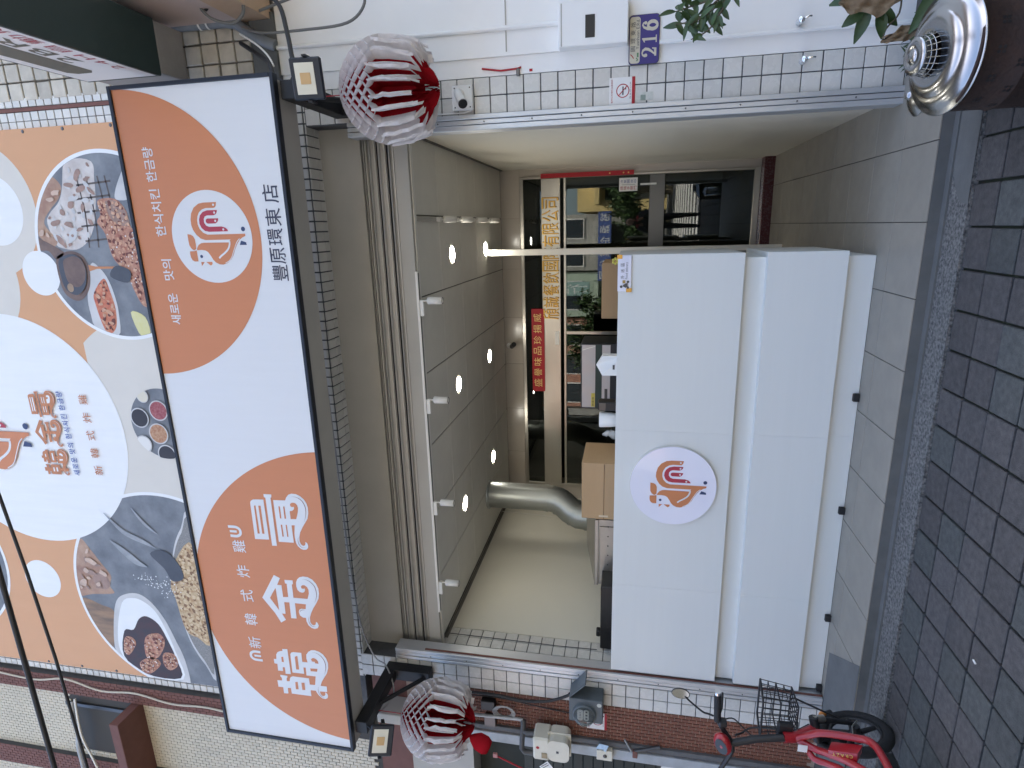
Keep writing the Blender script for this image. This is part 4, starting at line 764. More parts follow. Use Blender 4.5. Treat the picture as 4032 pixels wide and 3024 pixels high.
# zinc exhaust duct
DC = thing('exhaust_duct', (-2.98, 2.1, 1.8), 'round galvanised exhaust duct bending down from the ceiling', 'duct')
MB().lathe([(.148, 2.36), (.148, 3.028)], 36, Matrix.Translation((-2.985, 2.10, 0))).build('straight_pipe', 'duct_zinc', DC)
pth = [(-2.985, 2.10, 2.38), (-2.985, 2.10, 2.31), (-3.00, 2.09, 2.23), (-3.04, 2.07, 2.15), (-3.09, 2.04, 2.08), (-3.13, 2.01, 1.98), (-3.14, 2.0, 1.80), (-3.14, 2.0, 1.3)]
MB().tube(pth, .150, 36).build('elbow', 'duct_zinc', DC)
mb = MB()
for a, b in ((0, 1), (2, 3), (4, 5), (5, 6)):
    p = Vector(pth[a]); q = Vector(pth[b]); c = (p+q)/2; dr = (q-p).normalized()*.012; mb.tube([c-dr, c+dr], .1545, 36)
mb.build('seam_ring', 'duct_zinc', DC)
MB().lathe([(.148, 3.006), (.165, 3.012), (.165, 3.0285)], 36, Matrix.Translation((-2.985, 2.10, 0))).build('collar', 'duct_zinc', DC)
FV = MB().cbox(-3.5, -2.4, 1.6, 2.9, .0, .9, .006).build('deep_fryer', 'equip_steel', label='steel fryer block below the exhaust duct', cat='fryer')
MB().tube([(-3.521, 2.72, 3.02), (-3.521, 2.70, 2.6), (-3.521, 2.66, 2.2), (-3.521, 2.62, 1.9), (-3.521, 2.60, 1.4)], .004, 6).build('wall_cable', 'lamp_white', label='thin white cable running down the left inside wall behind the duct', cat='cable')
MB().tube([(-3.527, .36, 3.02), (-3.526, .355, 2.4), (-3.526, .35, 2.0), (-3.52, .35, 1.68)], .0035, 6).build('wall_cable', 'ink_grey', label='thin dark cable on the left inside wall beside the tiles', cat='cable')
# menu panel, folded carton, cup stack behind the counter
MP = thing('menu_cabinet', (-1.5, 2.0, .1), 'display cabinet with pale picture panel and green stripe in front of the back window', 'cabinet')
MB().cbox(-1.87, -1.17, 2.0, 2.45, .02, 1.962, .006).build('case', 'frame_black', MP)
MB().box(-1.855, -1.185, 1.996, 2.001, 1.812, 1.950).build('picture_panel', mat('panel_pale', (.52, .53, .58), .35, var=.6, scale=5, col2=(.60, .50, .50)), MP)
MB().box(-1.855, -1.185, 1.996, 2.001, 1.748, 1.808).build('green_stripe', 'sign_green', MP)
MB().box(-1.855, -1.185, 1.996, 2.001, 1.66, 1.744).build('lower_panel', 'panel_pale', MP)
MB().box(-1.77, -1.65, 1.993, 1.996, 1.685, 1.715).build('price_window', 'ink_grey', MP)
st = MB().box(-1.847, -1.70, 1.993, 1.996, 1.815, 1.852).build('sticker', mat('sticker_yellow', (.62, .52, .10), .5), MP)
t = MB(); text(t, '神泰食', -1.842, -1.74, 1.820, 1.846, 1.9925); t.build('sticker_text', 'ink_grey', st)
t = MB(); t.poly(stroke([(-1.24, 1.945), (-1.215, 1.87), (-1.20, 1.815)], .008), 1.9945); t.build('arc_print', 'plastic_white', MP)
GC = thing('takeaway_carton', (-1.03, .45, 1.52), 'white folded takeaway carton with a pointed top on the counter', 'carton')
MB().add([(-1.103, .40, 1.523), (-.953, .40, 1.523), (-.953, .40, 1.669), (-1.03, .44, 1.716), (-1.103, .40, 1.668), (-1.103, .50, 1.523), (-.953, .50, 1.523), (-.953, .50, 1.668), (-1.03, .46, 1.716), (-1.103, .50, 1.668)],
         [(0, 1, 2, 3, 4), (5, 9, 8, 7, 6), (1, 6, 7, 2), (0, 4, 9, 5), (2, 7, 8, 3), (4, 3, 8, 9)]).build('carton', 'plastic_white', GC)
MB().box(-1.055, -1.02, .397, .3995, 1.575, 1.59).build('print', 'ink_grey', GC)
CS = thing('cup_stack', (-1.48, .46, 1.52), 'stack of white paper cups in a clear bag on the counter', 'cups')
MB().lathe([(0, 1.523), (.045, 1.523), (.058, 1.60), (.062, 1.682), (.058, 1.688), (0, 1.686)], 28, Matrix.Translation((-1.478, .47, 0))).build('cups', 'plastic_white', CS)
bgm = mat('clear_film', (.8, .82, .82), .15, alpha=.35)
mb = MB()
for k in range(14):
    a = -1.4+.2*k; mb.poly([(-1.57+.03*cos(a*3), .42+.02*sin(a*5), 1.53+.008*k), (-1.60+.02*sin(a*2), .40, 1.54+.009*k), (-1.57, .38+.02*cos(a), 1.56+.008*k), (-1.54, .40, 1.545+.006*k)])
mb.build('bag', bgm, CS)
DTm = thing('receipt_printer', (-1.36, .47, 1.52), 'small dark device on the counter between cups and folded carton', 'device')
MB().cbox(-1.40, -1.33, .44, .56, 1.523, 1.70, .008).build('body', 'black_plastic', DTm); MB().cbox(-1.395, -1.335, .437, .44, 1.64, 1.69, .001).build('screen', 'steel_dark', DTm)

# ------------------------------------------------------------------ things on the right wall
HP = thing('house_number_plate', (1.05, -.03, 1.35), 'blue house number plate reading 216 on the white wall', 'sign')
def rrect(x0, x1, z0, z1, r, n=6):
    out = []
    for cx, cz, a in ((x1-r, z1-r, 0), (x0+r, z1-r, pi/2), (x0+r, z0+r, pi), (x1-r, z0+r, 3*pi/2)): out += [(cx+r*cos(a+pi/2*k/n), cz+r*sin(a+pi/2*k/n)) for k in range(n+1)]
    return out
mat('plate_blue', (.035, .025, .19), .35, var=.2, scale=12); mat('plate_ivory', (.62, .58, .46), .4, var=.25, scale=14); mat('plate_rim', (.03, .035, .07), .4)
MB().prism(rrect(.918, 1.182, 1.340, 1.517, .022), -.031, -.0225).build('rim', 'plate_rim', HP)
MB().poly(rrect(.921, 1.179, 1.343, 1.514, .02), -.0316).build('blue_field', 'plate_blue', HP)
MB().poly(rrect(.925, 1.172, 1.451, 1.511, .016), -.0322).build('ivory_field', 'plate_ivory', HP)
t = MB()
for i, c in enumerate('圓環東路'): text(t, c, .990+i*.0425, .990+i*.0425+.028, 1.478, 1.505, -.0328)
text(t, 'Yuanhuan E.Rd.', 1.000, 1.158, 1.456, 1.474, -.0328, gap=.08); t.build('lettering', 'plate_rim', HP)
t = MB(); t.poly(stroke([(.952, 1.487), (.964, 1.494), (.975, 1.506)], .005), -.0328); t.build('red_mark', 'couplet_red', HP)
t = MB(); t.poly(stroke([(.938, 1.470), (.945, 1.464), (.955, 1.472)], .006), -.0328); t.poly(stroke([(.958, 1.463), (.982, 1.463)], .010), -.0328); t.build('green_mark', mat('ink_green', (.10, .22, .10), .5), HP)
n = MB(); P = lambda cx, pts: [(cx+a*.030, 1.356+b*.084) for a, b in pts]
def thick(pts, ws, y):
    L = []; R = []; m = len(pts)
    for i, p in enumerate(pts):
        a = pts[max(0, i-1)]; b = pts[min(m-1, i+1)]; dx, dz = b[0]-a[0], b[1]-a[1]; l = math.hypot(dx, dz) or 1
        L.append((p[0]-dz/l*ws[i]/2, p[1]+dx/l*ws[i]/2)); R.append((p[0]+dz/l*ws[i]/2, p[1]-dx/l*ws[i]/2))
    for i in range(m-1): n.poly([L[i], L[i+1], R[i+1], R[i]], y)
YD = -.0328
c = .980
thick(P(c, [(-.55, .68), (-.62, .80), (-.45, .93), (-.1, .98), (.35, .92), (.62, .76), (.52, .55), (.15, .34), (-.35, .13), (-.62, .05)]), [.012, .014, .010, .007, .012, .016, .015, .011, .008, .006], YD)
n.poly(circle(*P(c, [(-.52, .73)])[0], .0095, 16), YD-.0003); n.poly(P(c, [(-.72, 0), (.72, 0), (.80, .30), (.62, .30), (.50, .17), (-.72, .13)]), YD-.0004)
c = 1.050
n.poly(P(c, [(-.22, .05), (.22, .05), (.22, 1.0), (.05, 1.0), (-.55, .86), (-.55, .80), (-.22, .82)]), YD); n.poly(P(c, [(-.65, 0), (.65, 0), (.65, .07), (-.65, .07)]), YD-.0003)
c = 1.122
th = [(a, b) for a, b in ((.55, .80), (.42, .93), (.1, .98), (-.3, .88), (-.58, .64), (-.64, .36), (-.5, .1), (-.05, -.01))]
thick(P(c, th), [.010, .009, .008, .012, .016, .017, .014, .008], YD); n.poly(circle(*P(c, [(.46, .78)])[0], .009, 16), YD-.0003)
ring = [(.66*cos(2*pi*k/24)-.0, .30+.31*sin(2*pi*k/24)) for k in range(25)]
thick(P(c, ring), [.013+.006*abs(cos(2*pi*k/24)) for k in range(25)], YD-.0002); n.build('number', 'plate_ivory', HP)

EB = thing('meter_box', (1.14, -.06, 1.52), 'white painted electric box with dark window above the number plate', 'box')
MB().cbox(1.026, 1.26, -.105, -.0225, 1.520, 1.928, .005).build('case', 'white_paint', EB); MB().cbox(1.066, 1.186, -.108, -.104, 1.712, 1.768, .001).build('window', 'black_plastic', EB)
MB().cbox(1.03, 1.256, -.1065, -.1045, 1.905, 1.912, .0005).build('lid_seam', 'plaster_grey', EB)
MB().tube([(1.19, -.036, 3.80), (1.185, -.036, 3.2), (1.18, -.036, 2.6), (1.178, -.036, 1.93)], .014, 10).build('wall_pipe', 'white_paint', label='white painted conduit running down to the meter box', cat='pipe')
MB().tube([(1.028, -.03, 1.34), (1.028, -.03, .4), (1.022, -.03, -.08)], .011, 10).build('wall_pipe', 'white_paint', label='white painted conduit low on the wall behind the plants', cat='pipe')
def ashook(x, z, lab, dx):
    h = thing('wall_hook', (x, -.03, z), lab, 'hook', 'chrome hooks on the wall')
    MB().lathe([(0, 0), (.020, 0), (.020, .004), (.008, .008), (.008, .03), (.017, .036), (.021, .048), (.016, .062), (0, .068)], 20, Matrix.Translation((x, -.024 if x > .93 else -.004, z)) @ Matrix.Rotation(pi/2, 4, 'X')).build('knob', 'chrome', h)
    MB().tube([(x, -.075, z-.012), (x+dx, -.085, z-.035), (x+dx, -.08, z-.05)], .006, 8).build('hook', 'chrome', h)
ashook(1.069, .580, 'chrome wall hook on the white painted wall', .012); ashook(.874, .541, 'chrome wall hook on the square tiles', .0)
def nosmoke(x0, x1, z0, z1, y, lab):
    s = thing('no_smoking_sign', ((x0+x1)/2, y, z0), lab, 'sign', 'no smoking signs'); w = x1-x0; h = z1-z0
    MB().box(x0, x1, y-.002, y, z0, z1).build('sheet', 'plastic_white', s); MB().box(x0, x1, y-.003, y-.0021, z0+.0, z0+h*.12).build('red_band', 'couplet_red', s)
    cx, cz, r = (x0+x1)/2, z0+h*.47, w*.26; m = MB(); o_ = circle(cx, cz, r, 32); i_ = circle(cx, cz, r*.86, 32)
    for k in range(32): m.poly([o_[k], o_[(k+1) % 32], i_[(k+1) % 32], i_[k]], y-.0025)
    m.poly(stroke([(cx-r*.65, cz+r*.65), (cx+r*.65, cz-r*.65)], r*.13), y-.0034); m.build('red_ring', 'couplet_red', s)
    m = MB(); m.poly([(cx-r*.6, cz-r*.12), (cx+r*.6, cz-r*.12), (cx+r*.6, cz+r*.08), (cx-r*.6, cz+r*.08)], y-.0029); m.poly([(cx+r*.15, cz-r*.5), (cx+r*.55, cz-r*.5), (cx+r*.55, cz-r*.36), (cx+r*.15, cz-r*.36)], y-.0029)
    text(m, '違者罰公共', x0+w*.18, x1-w*.18, z0+h*.16, z0+h*.20, y-.0029); m.build('black_print', 'ink_grey', s)
    m = MB(); text(m, '室內公共場所全面禁菸', x0+w*.06, x1-w*.06, z1-h*.14, z1-h*.07, y-.0029); m.build('heading', 'couplet_red', s)
nosmoke(.711, .862, 1.474, 1.628, -.005, 'no smoking sticker on the square tiles right of the shop opening')
nosmoke(-3.996, -3.832, 1.576, 1.737, -.005, 'no smoking sticker on the brick wall behind the electricity meter')
stk = thing('tile_stickers', (.76, -.005, 1.35), 'worn small stickers on one tile below the no smoking sticker', 'sticker')
MB().box(.725, .772, -.006, -.0045, 1.365, 1.465).build('sheet', mat('sticker_worn', (.62, .62, .57), .6, var=.6, scale=50, col2=(.40, .44, .38)), stk)
MB().box(.727, .757, -.0065, -.0046, 1.41, 1.44).build('green_print', mat('sticker_green', (.30, .36, .30), .6, var=.5, scale=60), stk)
BCm = thing('bullet_camera', (.80, -.05, 2.5), 'white bullet security camera on a square plate beside the right lantern', 'camera')
MB().cbox(.735, .882, -.035, -.0045, 2.482, 2.618, .004).build('plate', 'plastic_white', BCm)
mb = MB()
for x in (.752, .865):
    for z in (2.50, 2.60): mb.lathe([(0, 0), (.005, 0), (0, .002)], 8, Matrix.Translation((x, -.0352, z)) @ Matrix.Rotation(pi/2, 4, 'X'))
mb.build('screw', 'steel_dark', BCm)
MB().lathe([(0, .03), (.028, .028), (.030, 0)], 20, Matrix.Translation((.83, -.035, 2.567)) @ Matrix.Rotation(pi/2, 4, 'X')).build('base', 'plastic_white', BCm)
MB().tube([(.83, -.05, 2.567), (.825, -.085, 2.55)], .012, 10).build('joint', 'steel_dark', BCm)
v0, v1 = Vector((.835, -.075, 2.57)), Vector((.748, -.17, 2.512))
MB().tube([v0, v0+(v1-v0)*.1, v1], [.02, .027, .030], 18).build('barrel', 'plastic_white', BCm); MB().tube([v1-(v1-v0)*.02, v1+(v1-v0)*.06], [.0285, .0285], 18).build('lens', 'black_plastic', BCm)
MB().tube([(.735, -.01, 2.50), (.722, -.012, 2.55), (.722, -.012, 2.75), (.72, -.012, 3.1)], .006, 6).build('conduit', 'plastic_white', BCm)
tg = thing('red_string_tag', (.95, -.01, 2.2), 'red string with small dark clip hanging on the white wall', 'string')
MB().tube([(.97, -.012, 2.42), (.95, -.014, 2.30), (.955, -.012, 2.19), (.962, -.012, 2.17)], .006, 6).build('string', 'couplet_red', tg); MB().cbox(.912, .955, -.022, -.006, 2.18, 2.20, .003).build('clip', 'steel_dark', tg)
MB().box(.935, .950, -.007, -.0045, 2.10, 2.12).build('paper_scrap', 'couplet_red', label='tiny red paper scrap stuck on the white wall', cat='paper')

# ------------------------------------------------------------------ things on the left wall
EM = thing('electricity_meter', (-3.70, -.1, 1.6), 'grey electricity meter box with round glass dial and open flap', 'meter')
mat('meter_grey', (.105, .125, .135), .45, var=.3, scale=12); mat('meter_face', (.55, .56, .50), .4)
# the case stands square to the wall
MB().cbox(-3.80, -3.585, -.155, -.004, 1.605, 1.868, .006).build('case', 'meter_grey', EM)
DM = Matrix.Translation((-3.715, -.156, 1.748)) @ Matrix.Rotation(pi/2, 4, 'X')
MB().lathe([(.092, 0), (.092, .018), (.086, .022), (.080, .022)], 36, DM).build('dial_ring', 'meter_grey', EM)
MB().lathe([(.080, .020), (.078, .045), (.066, .062), (.040, .068), (0, .069)], 36, DM).build('glass', mat('dial_glass', (.16, .18, .17), .05, alpha=.45), EM)
mb = MB(); mb.poly(rrect(-3.765, -3.665, 1.712, 1.752, .015), -.172); mb.poly(rrect(-3.765, -3.665, 1.757, 1.802, .015), -.172); mb.build('dial_plate', 'meter_face', EM)
mb = MB(); [mb.box(-3.752+.03*k, -3.735+.03*k, -.1735, -.1725, 1.722, 1.738) for k in range(3)]; text(mb, '24H', -3.75, -3.69, 1.772, 1.786, -.173); mb.build('dial_print', 'ink_grey', EM)
MB().add([Vector(p) for p in ((-3.583, -.15, 1.868), (-3.40, -.20, 1.74), (-3.40, -.04, 1.74), (-3.583, -.01, 1.868), (-3.583, -.15, 1.862), (-3.404, -.20, 1.734), (-3.404, -.04, 1.734), (-3.583, -.01, 1.862))], [(0, 1, 2, 3), (7, 6, 5, 4), (0, 4, 5, 1), (1, 5, 6, 2), (2, 6, 7, 3), (3, 7, 4, 0)]).build('flap', 'meter_grey', EM)
MB().poly(circle(-3.620, 1.633, .018, 18), -.1565).build('seal', 'meter_face', EM)
GM = thing('gas_meter', (-4.06, -.15, 1.87), 'cream gas meter with paper label hanging from its pipes', 'meter')
MB().cbox(-4.175, -3.955, -.22, -.05, 2.02, 2.155, .015).build('index_head', 'plastic_cream', GM)
def lobe(y0, y1, nm):
    MB().add([(x, y, z) for y in (y0, y1) for x, z in rrect(-4.155, -3.955, 1.862, 2.035, .05, 5)], (lambda n: [tuple(range(n)), tuple(range(2*n-1, n-1, -1))]+[(i, (i+1) % n, n+(i+1) % n, n+i) for i in range(n)])(24)).build(nm, 'plastic_cream', GM)
lobe(-.225, -.15, 'front_case'); lobe(-.145, -.06, 'rear_case')
MB().cbox(-4.165, -3.945, -.1515, -.1435, 1.852, 2.045, .004).build('flange', 'plastic_cream', GM)
MB().cbox(-4.14, -4.09, -.226, -.219, 2.04, 2.085, .002).build('counter_window', mat('window_ochre', (.30, .24, .14), .3), GM); MB().poly(circle(-4.045, 2.115, .014, 12), -.2205).build('red_mark', 'couplet_red', GM); MB().box(-4.07, -4.05, -.227, -.224, 1.945, 1.965).build('dark_mark', 'ink_grey', GM)
lb = MB().poly([(-4.205, -.245, 2.10), (-4.15, -.235, 2.035), (-4.225, -.25, 1.965), (-4.27, -.255, 2.04)]).build('paper_label', 'plastic_white', GM)
mb = MB()
for k in range(5): mb.poly([(-4.205-.012*k+.006, -.2465-.001*k, 2.086-.012*k), (-4.165-.012*k, -.2405-.001*k, 2.038-.012*k), (-4.169-.012*k, -.2405-.001*k, 2.034-.012*k), (-4.209-.012*k+.006, -.2465-.001*k, 2.082-.012*k)])
mb.build('label_print', 'ink_grey', lb)
GP = thing('gas_pipe', (-3.96, -.06, 2.3), 'bent grey gas pipe leading along the brick wall to the gas meter', 'pipe')
MB().tube([(-3.97, -.07, 3.25), (-3.955, -.07, 2.65), (-3.94, -.07, 2.30), (-3.94, -.075, 2.26)], .014, 10).build('riser', mat('pipe_grey', (.40, .40, .39), .45, metal=.3, var=.4, scale=12), GP)
MB().tube([(-3.94, -.07, 2.26), (-3.99, -.09, 2.255), (-4.08, -.12, 2.26), (-4.16, -.14, 2.262), (-4.19, -.14, 2.24), (-4.19, -.14, 2.16)], .022, 12).build('elbow_run', mat('pipe_dark', (.10, .10, .10), .5, metal=.4, var=.5, scale=15), GP)
MB().tube([(-4.02, -.10, 2.26), (-4.02, -.12, 2.22), (-4.01, -.12, 2.16)], .018, 10).build('branch', 'pipe_dark', GP)
DB = thing('doorbell', (-4.185, -.06, 1.53), 'yellowed doorbell button on the blue grey door post', 'doorbell')
MB().cbox(-4.236, -4.137, -.075, -.0255, 1.525, 1.652, .004).build('case', 'plastic_cream', DB); MB().lathe([(.016, 0), (.016, .004), (.010, .006), (0, .006)], 16, Matrix.Translation((-4.188, -.0755, 1.585)) @ Matrix.Rotation(pi/2, 4, 'X')).build('button', 'steel_dark', DB)
MK = MB().add([(-4.08, -.065, 1.63), (-4.13, -.07, 1.66), (-4.115, -.085, 1.60), (-4.075, -.08, 1.555), (-4.135, -.09, 1.58), (-4.10, -.055, 1.61)], [(0, 1, 2), (0, 2, 3), (2, 4, 3), (1, 5, 2), (5, 4, 2)]).build('crumpled_wrapper', mat('wrapper_blue', (.32, .50, .66), .35, var=.7, scale=30, col2=(.75, .8, .82)), label='crumpled pale blue wrapper tucked above the doorbell', cat='wrapper')
LK = thing('door_bolt', (-4.1, -.05, 1.25), 'rusty dark bolt and stick on the door post below the doorbell', 'bolt')
MB().tube([(-4.03, -.04, 1.43), (-4.13, -.045, 1.375)], .008, 8).build('stick', 'pipe_grey', LK); MB().cbox(-4.185, -4.12, -.06, -.03, 1.325, 1.365, .004).build('latch', 'brick_brown', LK); MB().tube([(-4.13, -.045, 1.35), (-4.05, -.045, 1.15)], .013, 8).build('bolt', 'pipe_dark', LK)
JB = thing('junction_box', (-3.9, -.05, 2.55), 'dark junction boxes with coiled grey cable on the brick wall under the lantern', 'box')
MB().cbox(-3.91, -3.82, -.06, -.004, 2.50, 2.62, .005).build('upper_case', 'black_plastic', JB); MB().cbox(-4.08, -3.98, -.05, -.004, 2.50, 2.60, .005).build('lower_case', 'steel_dark', JB)
mb = MB()
for k in range(4): mb.tube([(-3.90+(.045+.007*k)*cos(t*pi/8), -.055-.004*k, 2.42+(.065+.010*k)*sin(t*pi/8)) for t in range(16)], .0045, 6, closed=True)
mb.build('cable_coil', 'pipe_grey', JB)
CBm = mat('cable_black', (.014, .014, .015), .55)
def wire(name, pts, r, m, lab, cat='cable', sm=True): return MB().tube(smooth(pts, 6, False) if sm else pts, r, 6).build(name, m, label=lab, cat=cat)
wire('wall_cable', [(-3.80, -.03, 3.0), (-3.76, -.04, 2.7), (-3.75, -.05, 2.45), (-3.77, -.05, 2.25), (-3.74, -.05, 2.05), (-3.66, -.06, 1.90), (-3.62, -.07, 1.87)], .012, CBm, 'thick dark cable sagging into the top of the electricity meter')
wire('wall_cable', [(-3.83, -.02, 2.95), (-3.80, -.02, 2.5), (-3.84, -.02, 2.1), (-3.86, -.02, 1.8), (-3.84, -.03, 1.6)], .005, CBm, 'thin dark cable on the brick wall behind the electricity meter')
wire('wall_cable', [(-3.65, -.52, 3.43), (-3.72, -.40, 3.36), (-3.66, -.25, 3.30), (-3.55, -.10, 3.42), (-3.52, -.04, 3.55), (-3.2, -.02, 3.66), (-2.5, -.02, 3.70), (-1.5, -.02, 3.715), (-.5, -.02, 3.74)], .006, 'pipe_grey', 'grey cable running under the sign along the tiles')
RT = thing('red_tag_cord', (-4.3, -.1, 2.2), 'red cord hanging in the dark doorway beside the gas meter', 'cord')
MB().tube([(-4.32, -.10, 2.50), (-4.36, -.11, 2.38), (-4.42, -.12, 2.2), (-4.47, -.12, 2.05)], .007, 6).build('cord', 'couplet_red', RT); MB().cbox(-4.34, -4.30, -.11, -.09, 2.48, 2.52, .003).build('knot', mat('pink_plastic', (.5, .2, .18), .4), RT)
PS = thing('striped_poster', (-4.42, .1, .9), 'white poster with black stripes behind the bicycle', 'poster')
MB().box(-4.75, -4.28, .150, .155, .75, 1.12).build('sheet', 'plastic_white', PS)
mb = MB(); [mb.poly([(-4.34-.07*k, .75), (-4.31-.07*k, .75), (-4.42-.07*k, 1.12), (-4.45-.07*k, 1.12)], .149) for k in range(3)]; mb.build('stripe', 'ink_grey', PS)

# ------------------------------------------------------------------ cables and pipes at the upper right corner, overhead wires
wire('corner_cable', [(1.36, -.30, 4.10), (1.42, -.35, 3.95), (1.40, -.40, 3.72), (1.30, -.45, 3.52), (1.10, -.55, 3.42), (.93, -.66, 3.34), (.87, -.70, 3.27)], .013, CBm, 'thick black cable looping down to the right floodlight')
wire('corner_cable', [(1.22, -.10, 4.02), (1.12, -.20, 3.85), (1.02, -.40, 3.66), (.93, -.60, 3.52), (.86, -.66, 3.47)], .014, CBm, 'thick black cable dropping behind the right end of the sign')
wire('corner_cable', [(1.30, -.12, 3.98), (1.24, -.18, 3.80), (1.22, -.22, 3.5), (1.235, -.22, 3.20), (1.33, -.22, 3.08), (1.43, -.22, 3.12), (1.45, -.20, 3.3), (1.40, -.20, 3.6), (1.37, -.15, 3.85)], .009, mat('cable_grey', (.16, .16, .15), .55), 'long loop of grey cable hanging against the white wall')
wire('corner_cable', [(1.24, -.2, 3.95), (1.14, -.3, 3.78), (1.03, -.45, 3.62), (.93, -.6, 3.50)], .006, 'lamp_white', 'thin white cable beside the thick black one at the sign')
wire('corner_cable', [(1.45, -.3, 4.08), (1.38, -.32, 4.12), (1.30, -.32, 4.05), (1.27, -.3, 3.92), (1.33, -.3, 3.84), (1.42, -.3, 3.86), (1.46, -.3, 3.96), (1.42, -.3, 4.06)], .010, 'cable_grey', 'coil of grey cable under the pink balcony')
GPp = thing('wall_conduit', (1.38, -.06, 4.1), 'grey plastic conduit with pale joints across the old tiles', 'pipe')
MB().tube([(1.37, -.05, 5.2), (1.375, -.05, 4.5), (1.37, -.05, 4.16), (1.35, -.06, 4.06), (1.28, -.06, 3.96), (1.22, -.06, 3.86), (1.20, -.05, 3.80)], .036, 14).build('pipe', mat('conduit_grey', (.22, .24, .26), .5, var=.4, scale=12), GPp)
mb = MB()
for z in (4.33, 4.27, 4.12): mb.tube([(1.371, -.05, z-.006), (1.371, -.05, z+.006)], .0385, 14)
mb.build('joint_ring', 'plastic_white', GPp)
def sag(x0, x1, y, z, s, n=24): return [(x0+(x1-x0)*k/n, y+.02*(k/n), z-s*4*(k/n)*(1-k/n)) for k in range(n+1)]
MB().tube(sag(-14, 12, -2.5, 3.76, .06), .0095, 8).build('overhead_wire', CBm, label='thicker of two black wires crossing overhead in front of the banner', cat='wire')
MB().tube([(-14, -2.5, 3.62), (-6, -2.5, 3.53), (-2, -2.5, 3.522), (-1.5, -2.5, 3.534), (-1.15, -2.5, 3.558), (-.85, -2.5, 3.587), (1, -2.5, 3.8), (12, -2.5, 5.2)], .0055, 8).build('overhead_wire', CBm, label='thinner of two black wires crossing overhead in front of the banner', cat='wire')
wire('facade_cable', [(-4.25, -.06, 7.9), (-4.28, -.07, 7.3), (-4.22, -.07, 6.9), (-4.30, -.07, 6.5), (-4.27, -.07, 6.1), (-4.33, -.07, 5.7), (-4.31, -.07, 5.3), (-4.36, -.07, 4.9)], .009, 'tile_cream', 'pale cable wandering down the brown tiled pilaster')
wire('facade_cable', [(-4.50, -.06, 6.9), (-4.62, -.12, 6.85), (-4.78, -.15, 6.80), (-4.95, -.15, 6.84), (-5.2, -.14, 6.86), (-5.5, -.12, 6.9)], .025, 'pipe_grey', 'bundle of grey cables bent around the window recess')
wire('facade_cable', [(-4.46, -.06, 6.86), (-4.66, -.14, 6.78), (-4.85, -.16, 6.75), (-5.1, -.15, 6.70), (-5.5, -.12, 6.66)], .012, 'lamp_white', 'pale cable beside the grey bundle at the window recess')

# ------------------------------------------------------------------ honeycomb paper lanterns
def tissue(name, col, tl):
    m = bpy.data.materials.new(name); m.use_nodes = True; N = m.node_tree.nodes; L = m.node_tree.links
    for n_ in list(N): N.remove(n_)
    out = N.new('ShaderNodeOutputMaterial'); d = N.new('ShaderNodeBsdfDiffuse'); t = N.new('ShaderNodeBsdfTranslucent'); mx = N.new('ShaderNodeMixShader')
    no = N.new('ShaderNodeTexNoise'); no.inputs['Scale'].default_value = 22; geo = N.new('ShaderNodeNewGeometry'); L.new(geo.outputs['Position'], no.inputs['Vector'])
    c = N.new('ShaderNodeMix'); c.data_type = 'RGBA'; c.inputs[6].default_value = (*col, 1); c.inputs[7].default_value = (*[x*.72 for x in col], 1); L.new(no.outputs[0], c.inputs[0])
    L.new(c.outputs[2], d.inputs[0]); L.new(c.outputs[2], t.inputs[0]); mx.inputs[0].default_value = tl
    L.new(d.outputs[0], mx.inputs[1]); L.new(t.outputs[0], mx.inputs[2]); L.new(mx.outputs[0], out.inputs[0]); MATS[name] = m
tissue('tissue_white', (.94, .90, .88), .30); tissue('tissue_red', (.50, .018, .030), .25)
